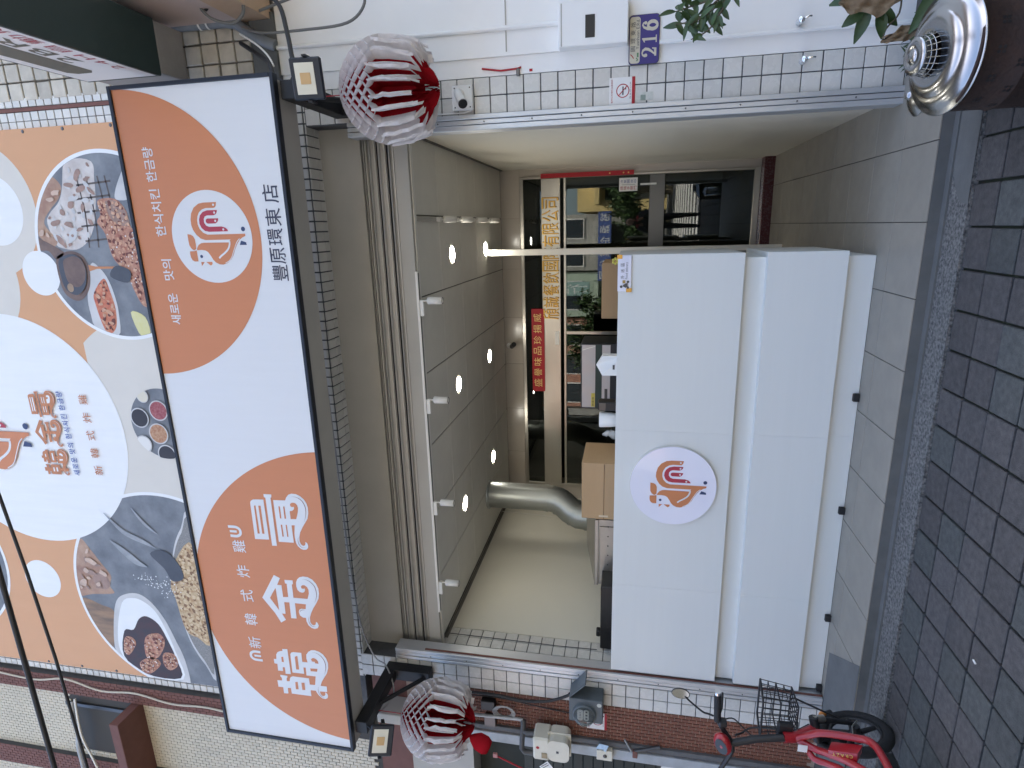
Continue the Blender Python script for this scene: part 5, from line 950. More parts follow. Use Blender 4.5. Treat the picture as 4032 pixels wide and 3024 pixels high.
def lantern(cx, cy, cz, R, rot, seed, lab, tassel):
    rnd = random.Random(seed); T = thing('paper_lantern', (cx, cy, cz), lab, 'lantern', 'honeycomb paper lanterns under the sign'); K = 44
    nodes = [0.0, .028, .065, .105, .15, .195, .245, .295, .345, .395, .445, .49, .90, .985]
    rows = []
    for i in range(len(nodes)-1):
        n_ = 2 if i < 11 else (6 if i == 11 else 2)
        for k in range(n_): rows.append((nodes[i]+(nodes[i+1]-nodes[i])*k/n_, i+k/n_))
    rows.append((nodes[-1], len(nodes)-1.0))
    def prof(t):
        if t <= .47: return R*max(.06, sin(math.acos(1-2*t)))
        return R*(1-.22*((t-.47)/.45)**2) if t < .9 else R*.60
    W_ = MB(); C_ = MB()
    for k in range(K):
        base = 2*pi*k/K+rot; sg = 1 if k % 2 else -1; jit = [rnd.uniform(-.3, .3) for _ in rows]; f0 = 0; cut = .86+.09*rnd.random(); flare = rnd.uniform(-.05, .05)
        wv = []; cv = []
        for (t, u), j in zip(rows, jit):
            f = abs((u % 2)-1)*2-1                      # triangle wave: fins touch left and right neighbours in turn
            if .49 < t < .90: f = f0*(1-(t-.49)/.41*.5)
            else: f0 = f
            ang = base+sg*f*(pi/K)*.98+j*.010
            ro = prof(t)*(1+.025*j); z = cz+R-2*R*t
            rm = ro*.84 if t < .46 else ro*.76; ri = ro*.34
            if t <= cut: wv.append([(cx+r*cos(ang+ (flare*.6 if (t > .5 and r == ro) else 0)), cy+r*sin(ang+(flare*.6 if (t > .5 and r == ro) else 0)), z) for r in (rm, ro)])
            rr = rm if t < .80 else rm*max(.12, (1-((t-.80)/.20)**2)**.5)
            cv.append([(cx+r*cos(ang), cy+r*sin(ang), z) for r in (min(ri, rr*.5), rr)])
        for vv, mb in ((wv, W_), (cv, C_)):
            mb.add([p for r in vv for p in r], [(2*i, 2*i+1, 2*i+3, 2*i+2) for i in range(len(vv)-1)])
    for k in range(K//2):                              # loose paper strips hanging over the lower half
        a_ = 2*pi*(2*k+.5+rnd.uniform(-.3, .3))/K+rot; hw = rnd.uniform(.5, 1.0)*pi/K; t1 = rnd.uniform(.84, .92); vv = []
        for q_ in range(7):
            t = .46+(t1-.46)*q_/6; rr_ = prof(t)*(1.0+.03*rnd.uniform(-1, 1)); tw = rnd.uniform(-.03, .03); z = cz+R-2*R*t
            vv += [(cx+rr_*(1-.05*abs(e))*cos(a_+e*hw*(.5+.5*min(1, q_/2))+tw), cy+rr_*(1-.05*abs(e))*sin(a_+e*hw*(.5+.5*min(1, q_/2))+tw), z) for e in (-1, 0, 1)]
        W_.add(vv, [f_ for i in range(6) for f_ in ((3*i, 3*i+1, 3*i+4, 3*i+3), (3*i+1, 3*i+2, 3*i+5, 3*i+4))])
    obj('paper_edge', W_.mesh('paper_edge'), 'tissue_white', T); obj('paper_core', C_.mesh('paper_core'), 'tissue_red', T)
    MB().lathe([(.30*R, cz-R*.62), (.34*R, cz), (.30*R, cz+R*.8), (.02, cz+R*.99)], 24, Matrix.Translation((cx, cy, 0))).build('core', 'tissue_red', T)
    MB().tube([(cx, cy, cz+R-.01), (cx, cy, 3.345)], .003, 5).build('string', 'couplet_red', T)
    if tassel:
        mb = MB(); mb.lathe([(.01, 0), (.03, -.02), (.062, -.07), (.066, -.13), (.05, -.165), (.02, -.17)], 12, Matrix.Translation((cx-.07, cy-.05, cz-R+.03)) @ Matrix.Rotation(.5, 4, 'Y')); mb.build('red_pouch', 'tissue_red', T)
lantern(.785, -.45, 2.862, .292, .1, 3, 'red and white honeycomb paper lantern hanging beside the white wall', False)
lantern(-3.66, -.45, 2.850, .292, .6, 5, 'red and white honeycomb paper lantern with red pouch hanging at the brick wall', True)

# ------------------------------------------------------------------ red electric bicycle, front half in view
BK = thing('electric_bicycle', (-2.85, -1.3, GZ), 'red electric bicycle with wire basket parked beside the left pillar', 'bicycle')
mat('bike_red', (.34, .012, .018), .34, coat=.4, var=.15, scale=8); mat('bike_black', (.016, .016, .018), .45, var=.3, scale=20)
hd_ = Vector((-.21, .978, 0)).normalized(); ax = Vector((hd_.y, -hd_.x, 0))           # heading of the front wheel, axle direction
up_ = (Vector((0, 0, 1))*cos(.22)-ax*sin(.22)*-1).normalized() if False else (Vector((0, 0, 1))+ax*-.22).normalized(); ax = hd_.cross(up_)
wc = Vector((-2.88, -.84, GZ))+up_*.198
wh = thing_w = MB().tube([wc+(hd_*cos(t*pi/20)+up_*sin(t*pi/20))*.170 for t in range(40)], .030, 12, closed=True).build('tyre', 'black_rubber', BK)
mb = MB(); mb.tube([wc+(hd_*cos(t*pi/20)+up_*sin(t*pi/20))*.137 for t in range(40)], .012, 8, closed=True); mb.tube([wc-ax*.045, wc+ax*.045], .030, 16)
for k in range(5):
    d_ = hd_*cos(k*2*pi/5)+up_*sin(k*2*pi/5); mb.tube([wc+d_*.02, wc+d_*.13], [.016, .012], 8)
mb.build('wheel_rim', 'bike_black', BK)
fk = Vector((-2.845, -.935, .36))
for s in (-1, 1): MB().tube([wc+ax*.06*s, wc+ax*.062*s+(fk-wc)*.55, fk+ax*.05*s], [.012, .016, .018], 10).build('fork_leg', 'bike_black', BK)
MB().tube([fk-ax*.07, fk+ax*.07], .026, 10).build('fork_crown', 'bike_black', BK); MB().tube([fk+ax*.055+Vector((0, 0, .0)), fk+ax*.055-Vector((0, -.02, .06))], .020, 10).build('fork_sleeve', 'steel', BK)
MB().tube([wc+(hd_*cos(t)+up_*sin(t))*.222 for t in [.3+.16*k for k in range(13)]], .020, 8).build('mudguard', 'bike_black', BK)
MB().lathe([(.022, 0), (.022, .006), (0, .010)], 14, Matrix.Translation(wc+hd_*.15+up_*.13+ax*.035) @ Matrix.Rotation(pi/2, 4, 'X')).build('reflector', mat('reflector_orange', (.70, .26, .06), .15), BK)
MB().tube([fk, (-2.868, -.99, .475), (-2.872, -1.0, .545)], .030, 14).build('head_tube', 'bike_red', BK)
MB().tube([(-2.872, -1.0, .545), (-2.90, -1.01, .70), (-2.945, -1.02, .835)], .021, 12).build('stem', 'bike_black', BK)
MB().tube(smooth([(-2.805, -1.0, .912), (-2.86, -1.01, .88), (-2.925, -1.02, .835), (-2.99, -1.02, .822), (-3.06, -1.01, .838), (-3.16, -1.0, .872), (-3.26, -1.0, .905)], 5, False), .014, 10).build('handlebar', 'bike_black', BK)
MB().tube([(-2.815, -1.0, .911), (-2.63, -1.0, .921)], .020, 12).build('grip', 'black_rubber', BK); MB().tube([(-3.22, -1.0, .892), (-3.38, -1.02, .93)], .020, 12).build('grip', 'black_rubber', BK)
MB().tube([(-2.632, -1.0, .921), (-2.612, -1.0, .922)], .019, 12).build('grip_cap', 'chrome', BK)
MB().cbox(-2.83, -2.795, -1.035, -.985, .862, .905, .006).build('switch', 'black_plastic', BK)
MB().tube([(-2.80, -.99, .905), (-2.76, -.96, .885), (-2.66, -.95, .885)], .006, 8).build('brake_lever', 'bike_black', BK)
MB().tube(smooth([(-2.785, -1.0, .935), (-2.775, -1.0, .965), (-2.765, -1.0, .998), (-2.70, -1.0, 1.075), (-2.672, -1.0, 1.10)], 4, False), .0055, 8).build('mirror_stem', 'bike_black', BK)
MM = Matrix.Translation((-2.651, -1.0, 1.126)) @ Matrix.Rotation(radians(-18), 4, 'Z') @ Matrix.Rotation(radians(86), 4, 'X')
mr = MB().lathe([(0, -.016), (.030, -.012), (.050, 0), (.0525, .006), (.048, .007)], 28, MM).build('mirror_shell', 'black_plastic', BK)
MB().add([MM @ Vector((.048*cos(2*pi*k/28), .048*sin(2*pi*k/28), .0065)) for k in range(28)], [tuple(range(28))]).build('mirror_glass', 'chrome', mr)
DP = Matrix.Translation((-2.925, -1.055, .885)) @ Matrix.Rotation(radians(-14), 4, 'Y') @ Matrix.Rotation(radians(62), 4, 'X')
MB().lathe([(0, .020), (.040, .018), (.062, .006), (.066, -.010), (.05, -.03), (0, -.034)], 28, DP @ Matrix.Diagonal((1.12, .78, 1, 1))).build('console', 'bike_red', BK)
MB().add([DP @ Vector((.048*cos(2*pi*k/28)*1.12, .048*sin(2*pi*k/28)*.72, .0195)) for k in range(28)], [tuple(range(28))]).build('display', 'black_plastic', BK)
MB().tube(smooth([(-2.93, -.97, .80), (-2.95, -.93, .76), (-2.92, -.91, .70), (-2.89, -.93, .62), (-2.87, -.95, .52)], 4, False), .006, 6).build('brake_cable', 'black_plastic', BK)
MB().tube(smooth([(-2.83, -.99, .90), (-2.84, -.94, .82), (-2.90, -.93, .76), (-2.93, -.97, .70)], 4, False), .004, 6).build('brake_cable', 'black_plastic', BK)
tR = [(-2.870, -1.0, .485), (-2.815, -1.02, .423), (-2.762, -1.05, .377), (-2.731, -1.08, .301), (-2.699, -1.12, .217), (-2.676, -1.15, .180), (-2.659, -1.20, .161), (-2.646, -1.27, .158), (-2.632, -1.36, .161), (-2.60, -1.7, .17), (-2.58, -2.0, .26)]
tL = [(-2.872, -1.0, .47), (-2.872, -1.03, .429), (-2.869, -1.06, .383), (-2.843, -1.10, .344), (-2.79, -1.2, .26), (-2.74, -1.35, .19), (-2.70, -1.7, .17)]
tM = [(-2.89, -1.0, .45), (-2.903, -1.03, .423), (-2.914, -1.08, .399), (-2.895, -1.12, .339), (-2.85, -1.2, .285), (-2.80, -1.4, .21), (-2.76, -1.7, .18)]
MB().tube(smooth(tR, 4, False), .0195, 12).build('frame_tube', 'bike_red', BK); MB().tube(smooth(tL, 4, False), .0195, 12).build('frame_tube', 'bike_red', BK); MB().tube(smooth(tM, 4, False), .0175, 12).build('frame_tube', 'bike_red', BK)
BM = Matrix(((.47, .85, .22, -2.79), (-.48, .05, .88, -1.16), (-.74, .52, -.42, .29), (0, 0, 0, 1)))
MB().add([Vector(p) for p in ((-2.800, -1.12, .352), (-2.722, -1.2, .241), (-2.778, -1.2, .236), (-2.858, -1.12, .338), (-2.79, -1.07, .32), (-2.71, -1.15, .20), (-2.77, -1.14, .195), (-2.85, -1.07, .305))], [(0, 1, 2, 3), (7, 6, 5, 4), (0, 4, 5, 1), (1, 5, 6, 2), (2, 6, 7, 3), (3, 7, 4, 0)]).build('battery_cover', 'bike_red', BK)
gy = mat('print_yellow', (.60, .45, .08), .5); t = MB()
def onb(u, v): a = Vector((-2.800, -1.1225, .3535)); b = Vector((-2.722, -1.2025, .2425)); c = Vector((-2.858, -1.1225, .3395)); p = a+(b-a)*u+(c-a)*v; return p+Vector((.002, -.003, .002))
for gi, c in enumerate('CRAZY'):
    gv, gf = GLYPH[(c, .0)]; t.add([onb(.85-.75*((gi+p[0]*1.2)/5), .15+.55*(p[1])) for p in gv], gf)
t.build('battery_lettering', gy, BK)
MB().cbox(-2.902, -2.856, -1.056, -1.052, .432, .482, .001).build('white_sticker', 'plastic_white', BK)
MB().cbox(-2.80, -2.66, -1.75, -1.22, .085, .135, .01).build('footboard', 'bike_black', BK)
MB().tube([(-2.71, -1.10, .23), (-2.80, -.93, .17), (-2.82, -.86, .12)], .004, 6).build('silver_cable', 'steel', BK)
# rear half outside the picture: seat post, saddle, rear wheel
rw = Vector((-2.70, -2.05, GZ+.198)); MB().tube([rw+Vector((.0, .170*cos(t*pi/16), .170*sin(t*pi/16))) for t in range(32)], .030, 10, closed=True).build('tyre', 'black_rubber', BK)
MB().tube([(-2.70, -1.75, .16), (-2.70, -1.88, .66)], .018, 10).build('seat_post', 'bike_black', BK); MB().cbox(-2.80, -2.60, -2.05, -1.75, .66, .72, .025).build('saddle', 'black_rubber', BK); MB().tube([(-2.70, -1.75, .15), rw], .02, 8).build('swing_arm', 'bike_black', BK)
# wire basket in front of the handlebar
BS = MB(); x0, x1, y0, y1 = -2.965, -2.715, -.925, -.735; zt, zb_ = .632, .455; sh_ = .035
def bp(u, v, w):   # u across, v along, w up; narrower at the foot
    k = 1-.16*(1-w); cx_, cy_ = (x0+x1)/2, (y0+y1)/2
    return Vector((cx_+(x0+(x1-x0)*u-cx_)*k, cy_+(y0+(y1-y0)*v-cy_)*k, zb_+(zt-zb_)*w+.02*(1-v)*w))
per = [(u/6, 0) for u in range(6)]+[(1, v/5) for v in range(5)]+[(1-u/6, 1) for u in range(6)]+[(0, 1-v/5) for v in range(5)]
for w_, r_ in ((1, .0062), (.75, .0026), (.5, .0045), (.25, .0026), (0, .005)): BS.tube([bp(u, v, w_) for u, v in per], r_, 6, closed=True)
for u, v in per: BS.tube([bp(u, v, 0), bp(u, v, .5), bp(u, v, 1)], .0026, 5)
for u in range(1, 6): BS.tube([bp(u/6, 0, 0), bp(u/6, 1, 0)], .0026, 5)
for v in range(1, 5): BS.tube([bp(0, v/5, 0), bp(1, v/5, 0)], .0026, 5)
BS.build('basket', 'bike_black', BK)
MB().tube([bp(.5, 0, 0), (-2.85, -.96, .46), fk+Vector((0, .02, .03))], .010, 8).build('basket_stay', 'bike_black', BK); MB().tube([bp(.9, .6, 0), wc+ax*.05], .0055, 6).build('basket_stay', 'bike_black', BK)
MB().cbox(-2.905, -2.80, -.985, -.945, .49, .575, .008).build('controller_box', 'black_plastic', BK)

# ------------------------------------------------------------------ joss paper burner: rusty drum with steel lids
JB_ = thing('paper_burner', (.61, -1.16, GZ), 'rusty drum burner with a domed stainless lid and vent grille', 'burner')
mat('rust', (.026, .019, .018), .75, metal=.3, var=.9, scale=7, col2=(.060, .030, .020), bump=.3, bscale=60)
bc = Matrix.Translation((.612, -1.155, 0))
MB().lathe([(.205, GZ+.005), (.212, GZ+.02), (.212, .10), (.217, .105), (.212, .11), (.212, .262), (.218, .268), (.205, .270), (.2, .2), (.2, GZ+.01)], 56, bc).build('drum', 'rust', JB_)
mb = MB()
for row, z in enumerate((.02, .125, .20)):
    for k in range(14):
        a = 2*pi*(k+.5*(row % 2))/14
        for q_ in range(4):
            b_ = pi/4+q_*pi/2; u_, w_ = .011*cos(b_), .011*sin(b_)
            c = [(.2128*cos(a+(u_+e*.0065)/.2128), .2128*sin(a+(u_+e*.0065)/.2128), z+w_+f*.0065) for e, f in ((-1, 0), (-.5, -.9), (.5, -.9), (1, 0), (.5, .9), (-.5, .9))]
            mb.add([bc @ Vector(p) for p in c], [(0, 1, 2, 3, 4, 5)])
mb.build('vent_hole', 'black_plastic', JB_)
lt_ = Matrix.Translation((.612, -1.155, .292)) @ Matrix.Rotation(radians(-5), 4, 'Y') @ Matrix.Rotation(radians(9), 4, 'X')
lid = MB().lathe([(.222, .0), (.226, .003), (.222, .007), (.205, .008), (.198, .016), (.168, .040), (.160, .038), (.150, .048), (.118, .062), (.112, .060), (.082, .068), (.080, .066)], 72, lt_).build('lid', 'lid_steel', JB_)
mb = MB()
for k in range(20):
    a = 2*pi*k/20; mb.tube([lt_ @ Vector((.080*cos(a), .080*sin(a), .066)), lt_ @ Vector((.062*cos(a), .062*sin(a), .112))], .0022, 5)
for z, r in ((.080, .0745), (.095, .0685)): mb.tube([lt_ @ Vector((r*cos(t*pi/16), r*sin(t*pi/16), z)) for t in range(32)], .0022, 5, closed=True)
mb.build('vent_grille', 'lid_steel', JB_)
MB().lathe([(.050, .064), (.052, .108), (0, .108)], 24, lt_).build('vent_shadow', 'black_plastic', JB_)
MB().lathe([(.066, .110), (.070, .114), (.066, .120), (.034, .126), (.032, .123), (.026, .126), (.024, .129), (0, .130)], 40, lt_).build('cap', 'lid_steel', JB_)
L2 = thing('spare_lid', (.53, -.82, .10), 'second stainless lid lying behind the burner lid', 'lid')
l2 = Matrix.Translation((.525, -.80, .222))
MB().lathe([(.088, 0), (.090, .003), (.086, .008), (.070, .022), (.045, .036), (.022, .044), (.016, .050), (.014, .056), (0, .058)], 48, l2).build('lid', 'lid_steel', L2)
MB().lathe([(.070, GZ), (.076, .0), (.076, .219), (.070, .221)], 32, Matrix.Translation((.525, -.80, 0))).build('pot', 'lid_steel', L2)

# ------------------------------------------------------------------ plants by the right wall
mat('leaf_green', (.030, .060, .018), .45, var=.5, scale=30, col2=(.055, .10, .028)); mat('leaf_light', (.055, .105, .030), .45, var=.5, scale=25); mat('leaf_dry', (.17, .115, .065), .8, var=.8, scale=28, col2=(.32, .24, .15), bump=.4, bscale=60); mat('stem_brown', (.09, .075, .045), .7)
mat('pot_dark', (.03, .032, .034), .6, var=.3, scale=10)
def leaf(mb, base, d, nrm, L, w, curl=.3, n=6):
    d = d.normalized(); s_ = d.cross(nrm).normalized(); nn = s_.cross(d)
    vs = []
    for i in range(n+1):
        t = i/n; ww = w*sin(pi*min(1, t*.93+.05))**.8*(1-.25*t); p = base+d*L*t-nn*curl*L*t*t
        vs += [p-s_*ww/2+nn*ww*.18, p, p+s_*ww/2+nn*ww*.18]
    mb.add(vs, [f for i in range(n) for f in ((3*i, 3*i+1, 3*i+4, 3*i+3), (3*i+1, 3*i+2, 3*i+5, 3*i+4))], True)
rl = random.Random(11)
TR = thing('leafy_shrub', (1.15, -.45, GZ), 'young shrub with small dark leaves in front of the white wall', 'shrub')
MB().lathe([(.10, GZ), (.13, .10), (.14, .24), (.13, .24), (.12, .2), (0, .2)], 24, Matrix.Translation((1.25, -.45, 0))).build('pot', 'pot_dark', TR)
sb = MB(); brs = [[(1.25, -.45, .2), (1.22, -.46, .6), (1.16, -.48, .9), (1.08, -.50, 1.02), (1.02, -.50, 1.12), (.965, -.50, 1.22)], [(1.16, -.48, .9), (1.10, -.47, 1.05), (1.07, -.47, 1.18), (1.045, -.48, 1.28)], [(1.08, -.50, 1.02), (1.0, -.52, 1.07), (.935, -.52, 1.12), (.90, -.52, 1.20)], [(1.02, -.50, 1.12), (.99, -.49, 1.20), (.985, -.49, 1.28)], [(1.1, -.47, 1.05), (1.03, -.45, 1.14), (.98, -.44, 1.16)]]
for b in brs: sb.tube(smooth(b, 4, False), [.007-.0045*i/(len(b)*4-4) for i in range((len(b)-1)*4+1)], 6)
sb.build('stem', 'stem_brown', TR)
g1 = MB(); g2 = MB()
for b in brs:
    sp_ = smooth(b, 6, False)
    for p in sp_[len(sp_)//(3 if b is brs[0] else 5):]:
        for q_ in range(2):
            if Vector(p).z < .96 or rl.random() < .45: continue
            d_ = Vector((rl.uniform(-1, .7), rl.uniform(-.8, .5), rl.uniform(-.75, .85)))
            leaf(rl.choice((g1, g1, g2)), Vector(p), d_, Vector((rl.uniform(-.4, .4), -1, rl.uniform(-.2, .8))), rl.uniform(.055, .090), rl.uniform(.024, .036), rl.uniform(.1, .5))
g1.build('foliage', 'leaf_green', TR); g2.build('foliage', 'leaf_light', TR)
FP = thing('potted_plant', (1.1, -.75, GZ), 'wilting broad leaved plant with brown dry leaves beside the burner', 'plant')
MB().lathe([(.12, GZ), (.15, .04), (.155, .10), (.14, .10), (.13, .07), (0, .07)], 24, Matrix.Translation((1.06, -.78, 0))).build('pot', 'pot_dark', FP)
g = MB(); V = Vector
leaf(g, V((1.03, -.70, .36)), V((-.25, .12, .85)), V((-.2, -1, .2)), .24, .10, .35); leaf(g, V((.95, -.64, .40)), V((-.45, 0, -.55)), V((-.1, -1, .3)), .15, .06, .4)
leaf(g, V((.93, -.63, .44)), V((-.5, 0, .75)), V((0, -1, .2)), .10, .06, .2); leaf(g, V((1.02, -.70, .12)), V((-.35, -.05, .25)), V((0, -1, .3)), .24, .09, .3); leaf(g, V((.945, -.62, .42)), V((-.6, 0, .12)), V((0, -1, .1)), .13, .065, .7); leaf(g, V((.93, -.62, .37)), V((-.9, -.1, -.2)), V((0, -1, .1)), .12, .06, .3)
g.build('leaf_cluster', 'leaf_green', FP)
dr = MB()
def crumple(c, d, L, w, seed, amp):
    r_ = random.Random(seed); d = d.normalized(); s_ = d.cross(V((0, -1, 0))).normalized(); vs = []; n, m = 16, 9
    ph = [r_.uniform(0, 6) for _ in range(6)]
    for i in range(n+1):
        t = i/n; ww = w*(sin(pi*min(1, .06+t*.9))**.6)*(1+.25*sin(ph[0]+t*13))
        for j in range(m+1):
            u = j/m-.5; p = c+d*L*t+s_*ww*u+V((0, -1, 0))*amp*(sin(ph[1]+u*17+t*5)*.5+sin(ph[2]+t*21+u*6)*.5+r_.uniform(-.35, .35))+V((0, 0, 1))*amp*.5*sin(ph[3]+t*9+u*8); vs.append(p)
    dr.add(vs, [(i*(m+1)+j, i*(m+1)+j+1, (i+1)*(m+1)+j+1, (i+1)*(m+1)+j) for i in range(n) for j in range(m)], True)
crumple(V((.962, -.68, .56)), V((-.01, 0, -1)), .26, .125, 2, .018); crumple(V((.795, -.64, .35)), V((.25, 0, -.95)), .19, .055, 4, .016); crumple(V((.955, -.66, .21)), V((.1, 0, -.9)), .15, .07, 6, .016)
dr.build('dry_leaf', 'leaf_dry', FP)
sb = MB(); sb.tube(smooth([(1.05, -.76, .06), (1.0, -.68, .22), (.955, -.64, .38), (.95, -.63, .46)], 4, False), .008, 6); sb.tube(smooth([(1.0, -.66, .30), (.91, -.62, .285), (.85, -.61, .33), (.80, -.60, .335)], 4, False), .004, 6); sb.build('stem', 'stem_brown', FP)
gb = thing('grass_tuft', (.76, -.30, 0), 'dark weeds at the foot of the white wall behind the burner', 'weeds'); g = MB()
for k in range(70): leaf(g, V((rl.uniform(.80, 1.0), rl.uniform(-.40, -.06), rl.uniform(-.06, .02))), V((rl.uniform(-.7, .7), rl.uniform(-.7, .3), rl.uniform(.3, 1))), V((0, -1, .4)), rl.uniform(.04, .10), .014, .4, 4)
g.build('weed_leaves', 'leaf_green', gb)
MB().lathe([(.15, GZ), (.17, .02), (.17, .10), (.155, .11), (.15, .05), (0, .05)], 28, Matrix.Translation((1.02, -1.45, 0))).build('planter_bowl', 'pot_dark', label='black plastic planter bowl at the right edge beside the burner', cat='pot')
# small litter on the pavement
def litter(x, y, a, l, lab):
    d_ = V((cos(a), sin(a), 0)); MB().tube([V((x, y, GZ+.0045)), V((x, y, GZ+.0045))+d_*l], .0042, 8).build('cigarette_end', 'plastic_white', label=lab, cat='cigarette end')
litter(-1.58, -1.83, 1.2, .026, 'white cigarette end in a paver joint near the middle of the pavement'); litter(-1.93, -1.42, 1.3, .020, 'short cigarette end in a paver joint closer to the shop')

# ------------------------------------------------------------------ the other side of the street, seen mirrored in the back window
def front(name, x0, x1, y, h, wallm, lab, rows, cols, winm):
    b = thing(name, ((x0+x1)/2, y, -.06), lab, 'building', 'buildings across the street')
    MB().box(x0, x1, y-8, y, -.1, h).build('wall', wallm, b)
    for r in range(rows):
        for c in range(cols):
            wx = x0+(x1-x0)*(c+.5)/cols; w = (x1-x0)/cols*.32; z = 3.9+r*3.2
            if z+1.5 > h: continue
            f = MB().cbox(wx-w-.06, wx+w+.06, y-.02, y+.06, z-.06, z+1.56, .01).build('window', 'plastic_white', b); MB().box(wx-w, wx+w, y+.061, y+.066, z, z+1.5).build('pane', winm, f)
    MB().cbox(x0+.3, x1-.3, y-.05, y+.9, 3.0, 3.25, .02).build('awning', wallm, b); MB().box(x0+.5, x1-.5, y+.01, y+.03, 0, 2.8).build('shop_opening', 'interior_dark', b)
    return b
mat('wall_yellow', (.66, .52, .24), .7, var=.2, scale=1); mat('wall_pink', (.50, .27, .20), .7, var=.3, scale=1); mat('wall_mint', (.46, .56, .46), .7, var=.2, scale=1); mat('wall_grey', (.38, .38, .36), .7, var=.3, scale=1); mat('pane_dark', (.04, .05, .06), .08)
front('street_building', -30, -19, -20.5, 9.5, 'wall_pink', 'brick red building across the street far to the left', 2, 4, 'pane_dark')
front('street_building', -18.6, -9.4, -19.5, 8.5, 'wall_grey', 'grey building across the street left of the pinkish one', 2, 3, 'pane_dark')
front('street_building', -9.2, -4.6, -19.2, 8, 'wall_pink', 'pinkish building across the street', 1, 3, 'pane_dark')
front('street_building', -4.4, -2.3, -19, 6.0, 'wall_mint', 'narrow pale green building across the street with a teal board', 1, 1, 'pane_dark')
front('street_building', -2.2, .55, -20, 9.5, 'wall_grey', 'dark grey building across the street behind the blue board', 2, 2, 'pane_dark')
front('street_building', .65, 8, -19, 4.1, 'wall_yellow', 'low yellow building across the street', 1, 3, 'pane_dark')
front('street_building', 8.5, 26, -20, 11, 'wall_grey', 'tall grey building across the street far to the right', 2, 5, 'pane_dark')
FLIP = Matrix(((-1, 0, 0, 0), (0, 1, 0, 0), (0, 0, 1, 0), (0, 0, 0, 1)))
def board(x0, x1, y, z0, z1, m, s, lab):
    b = thing('street_sign', ((x0+x1)/2, y, z0), lab, 'sign'); MB().cbox(x0, x1, y-.2, y, z0, z1, .01).build('board', m, b)
    MB().cbox(x0+.05, x1-.05, y-.7, y-.2, z0+.1, z0+.2, .01).build('bracket', 'steel_dark', b)
    n_ = len(s); w_ = (x1-x0)/n_
    for i_, c_ in enumerate(s): text(MB(), c_, -x1+w_*(i_+.16), -x1+w_*(i_+.84), z0+.08, z1-.08, y+.006, M=FLIP).build('character', 'plastic_white', b)
board(-2.55, .62, -18.0, 2.44, 3.04, mat('board_blue', (.07, .11, .30), .5), '裕源企業公司', 'blue shop board with white characters across the street')
board(-3.25, -2.60, -18.0, 3.42, 4.66, mat('board_teal', (.30, .46, .44), .5), '行', 'teal shop board with one white character across the street')
def tree(x, y, h, r, seed, lab):
    t_ = thing('street_tree', (x, y, -.06), lab, 'tree', 'trees across the street'); rr_ = random.Random(seed); tk = MB()
    tk.tube([(x, y, -.1), (x+.1, y, h*.35), (x, y+.1, h*.6)], [.18, .14, .10], 8); tips = []
    for k in range(7):
        a = rr_.uniform(0, 6.28); e = V((x+r*.6*cos(a), y+r*.6*sin(a), h*rr_.uniform(.65, .95))); tk.tube([(x, y, h*.45), ((x+e.x)/2, (y+e.y)/2, (h*.5+e.z)/2+.2), e], [.08, .05, .02], 6); tips.append(e)
    tk.build('trunk', 'stem_brown', t_); g_ = MB(); g2_ = MB()
    for k in range(1500):
        e = rr_.choice(tips); p = e+V((rr_.gauss(0, .4), rr_.gauss(0, .4), rr_.gauss(0, .32)))*r*.6
        leaf(rr_.choice((g_, g2_)), p, V((rr_.uniform(-1, 1), rr_.uniform(-1, 1), rr_.uniform(-.8, .3))), V((0, 0, 1)), rr_.uniform(.16, .30), .11, .3, 2)
    g_.build('crown', 'leaf_green', t_); g2_.build('crown', 'leaf_light', t_)
tree(-5.4, -17.0, 4.6, 1.3, 1, 'street tree before the pinkish building'); tree(-3.9, -16.8, 3.9, .9, 2, 'slim street tree before the pale green building'); tree(1.3, -15.5, 2.5, 1.2, 3, 'low bushy tree before the yellow building'); tree(.1, -16.5, 2.1, .9, 4, 'small bush under the blue board'); tree(-13, -17.5, 5.5, 2, 5, 'big street tree before the grey building')

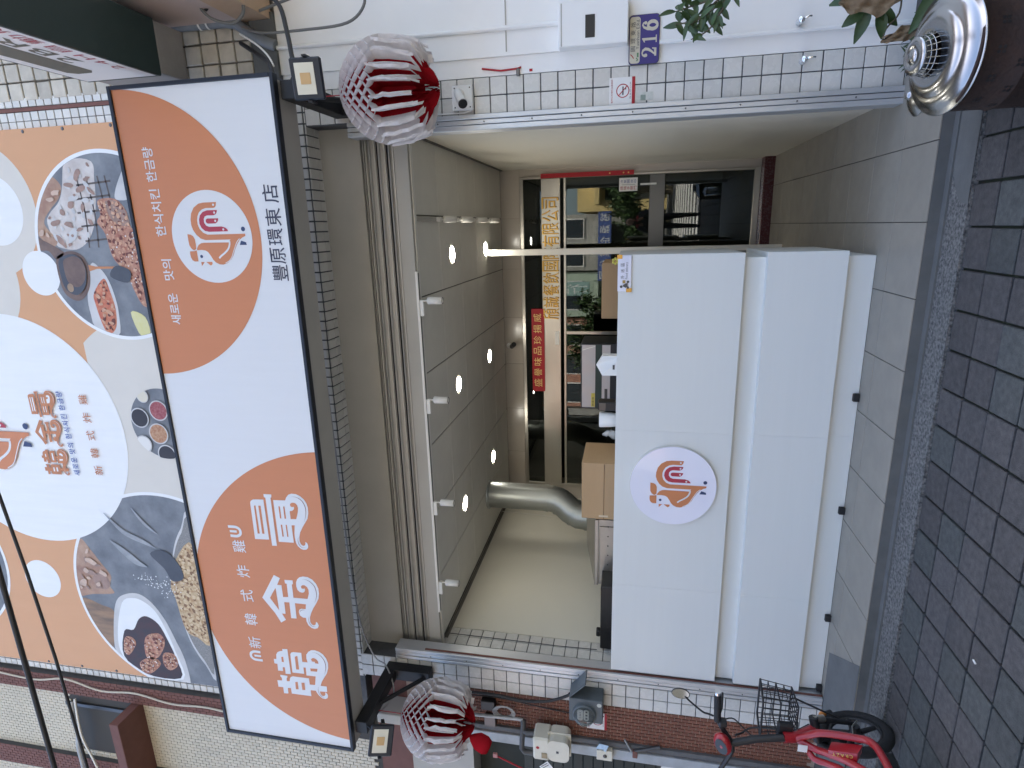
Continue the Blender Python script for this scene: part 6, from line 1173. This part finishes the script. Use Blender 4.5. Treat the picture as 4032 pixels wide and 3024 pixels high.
# ------------------------------------------------------------------ the person who takes the picture, seen only in the mirror of the window
def person(x, y, rz, lab):
    T = thing('person', (x, y, GZ), lab, 'person')
    pts = {'pel': (0, 0, .92), 'ch': (0, .0, 1.25), 'nk': (0, .01, 1.44), 'hd': (0, .03, 1.56), 'top': (0, .02, 1.68), 'ls': (-.18, 0, 1.38), 'le': (-.24, .10, 1.14), 'lw': (-.08, .30, 1.32), 'rs': (.18, 0, 1.38), 're': (.24, .10, 1.14), 'rw': (.08, .30, 1.32),
           'lh': (-.10, 0, .88), 'lk': (-.12, .02, .48), 'la': (-.13, -.02, .08), 'lt': (-.14, .13, .03), 'rh': (.10, 0, .88), 'rk': (.12, .02, .48), 'ra': (.13, -.02, .08), 'rtoe': (.14, .13, .03)}
    rad = {'pel': .15, 'ch': .17, 'nk': .055, 'hd': .09, 'top': .07, 'ls': .075, 'le': .055, 'lw': .04, 'rs': .075, 're': .055, 'rw': .04, 'lh': .105, 'lk': .075, 'la': .055, 'lt': .04, 'rh': .105, 'rk': .075, 'ra': .055, 'rtoe': .04}
    eg = [('pel', 'ch'), ('ch', 'nk'), ('nk', 'hd'), ('hd', 'top'), ('ch', 'ls'), ('ls', 'le'), ('le', 'lw'), ('ch', 'rs'), ('rs', 're'), ('re', 'rw'), ('pel', 'lh'), ('lh', 'lk'), ('lk', 'la'), ('la', 'lt'), ('pel', 'rh'), ('rh', 'rk'), ('rk', 'ra'), ('ra', 'rtoe')]
    ks = list(pts); me = bpy.data.meshes.new('body'); M_ = Matrix.Translation((x, y, GZ)) @ Matrix.Rotation(rz, 4, 'Z')
    me.from_pydata([M_ @ V(pts[k]) for k in ks], [(ks.index(a), ks.index(b)) for a, b in eg], [])
    o_ = obj('body', me, mat('clothes_dark', (.018, .020, .03), .8, var=.3, scale=10), T)
    sk = o_.modifiers.new('skin', 'SKIN'); ld_ = me.skin_vertices[0].data
    for i, k in enumerate(ks): ld_[i].radius = (rad[k], rad[k]*.85); ld_[i].use_root = (k == 'pel')
    ss = o_.modifiers.new('sub', 'SUBSURF'); ss.levels = ss.render_levels = 2
    MB().lathe([(.0, .02), (.06, .0), (.085, -.06), (.085, -.13), (.06, -.19), (.03, -.215), (0, -.22)], 20, M_ @ Matrix.Translation((0, .035, 1.70))).build('head', mat('skin', (.48, .30, .22), .6), T)
    MB().lathe([(.0, .03), (.07, .012), (.095, -.06), (.092, -.11)], 20, M_ @ Matrix.Translation((0, .015, 1.705))).build('hair', mat('hair_black', (.012, .01, .01), .6), T)
    MB().tube([M_ @ V((.11*cos(t*pi/8), .02+.09*sin(t*pi/8), 1.43)) for t in range(16)], .035, 8, closed=True).build('red_scarf', 'couplet_red', T)
    for s in (-1, 1):
        h_ = MB()
        h_.tube([M_ @ V((s*.08, .30, 1.32)), M_ @ V((s*.065, .33, 1.36)), M_ @ V((s*.055, .335, 1.40))], [.03, .038, .03], 10)
        for k in range(4): h_.tube([M_ @ V((s*.055-s*.012*k, .335, 1.40)), M_ @ V((s*.045-s*.012*k, .352, 1.435-.006*k)), M_ @ V((s*.03-s*.010*k, .358, 1.445-.008*k))], .0085, 6)
        h_.tube([M_ @ V((s*.05, .33, 1.375)), M_ @ V((s*.025, .34, 1.40)), M_ @ V((s*.015, .345, 1.42))], .0095, 6); h_.build('hand', 'skin', T)
    return T
person(.06, -4.45, 0, 'person in dark clothes with red scarf holding up a phone, mirrored in the door glass')
MB().cbox(-.002, .068, -4.086, -4.078, 1.30, 1.45, .004).build('phone', 'black_plastic', label='black phone held up by the person mirrored in the door glass', cat='phone')
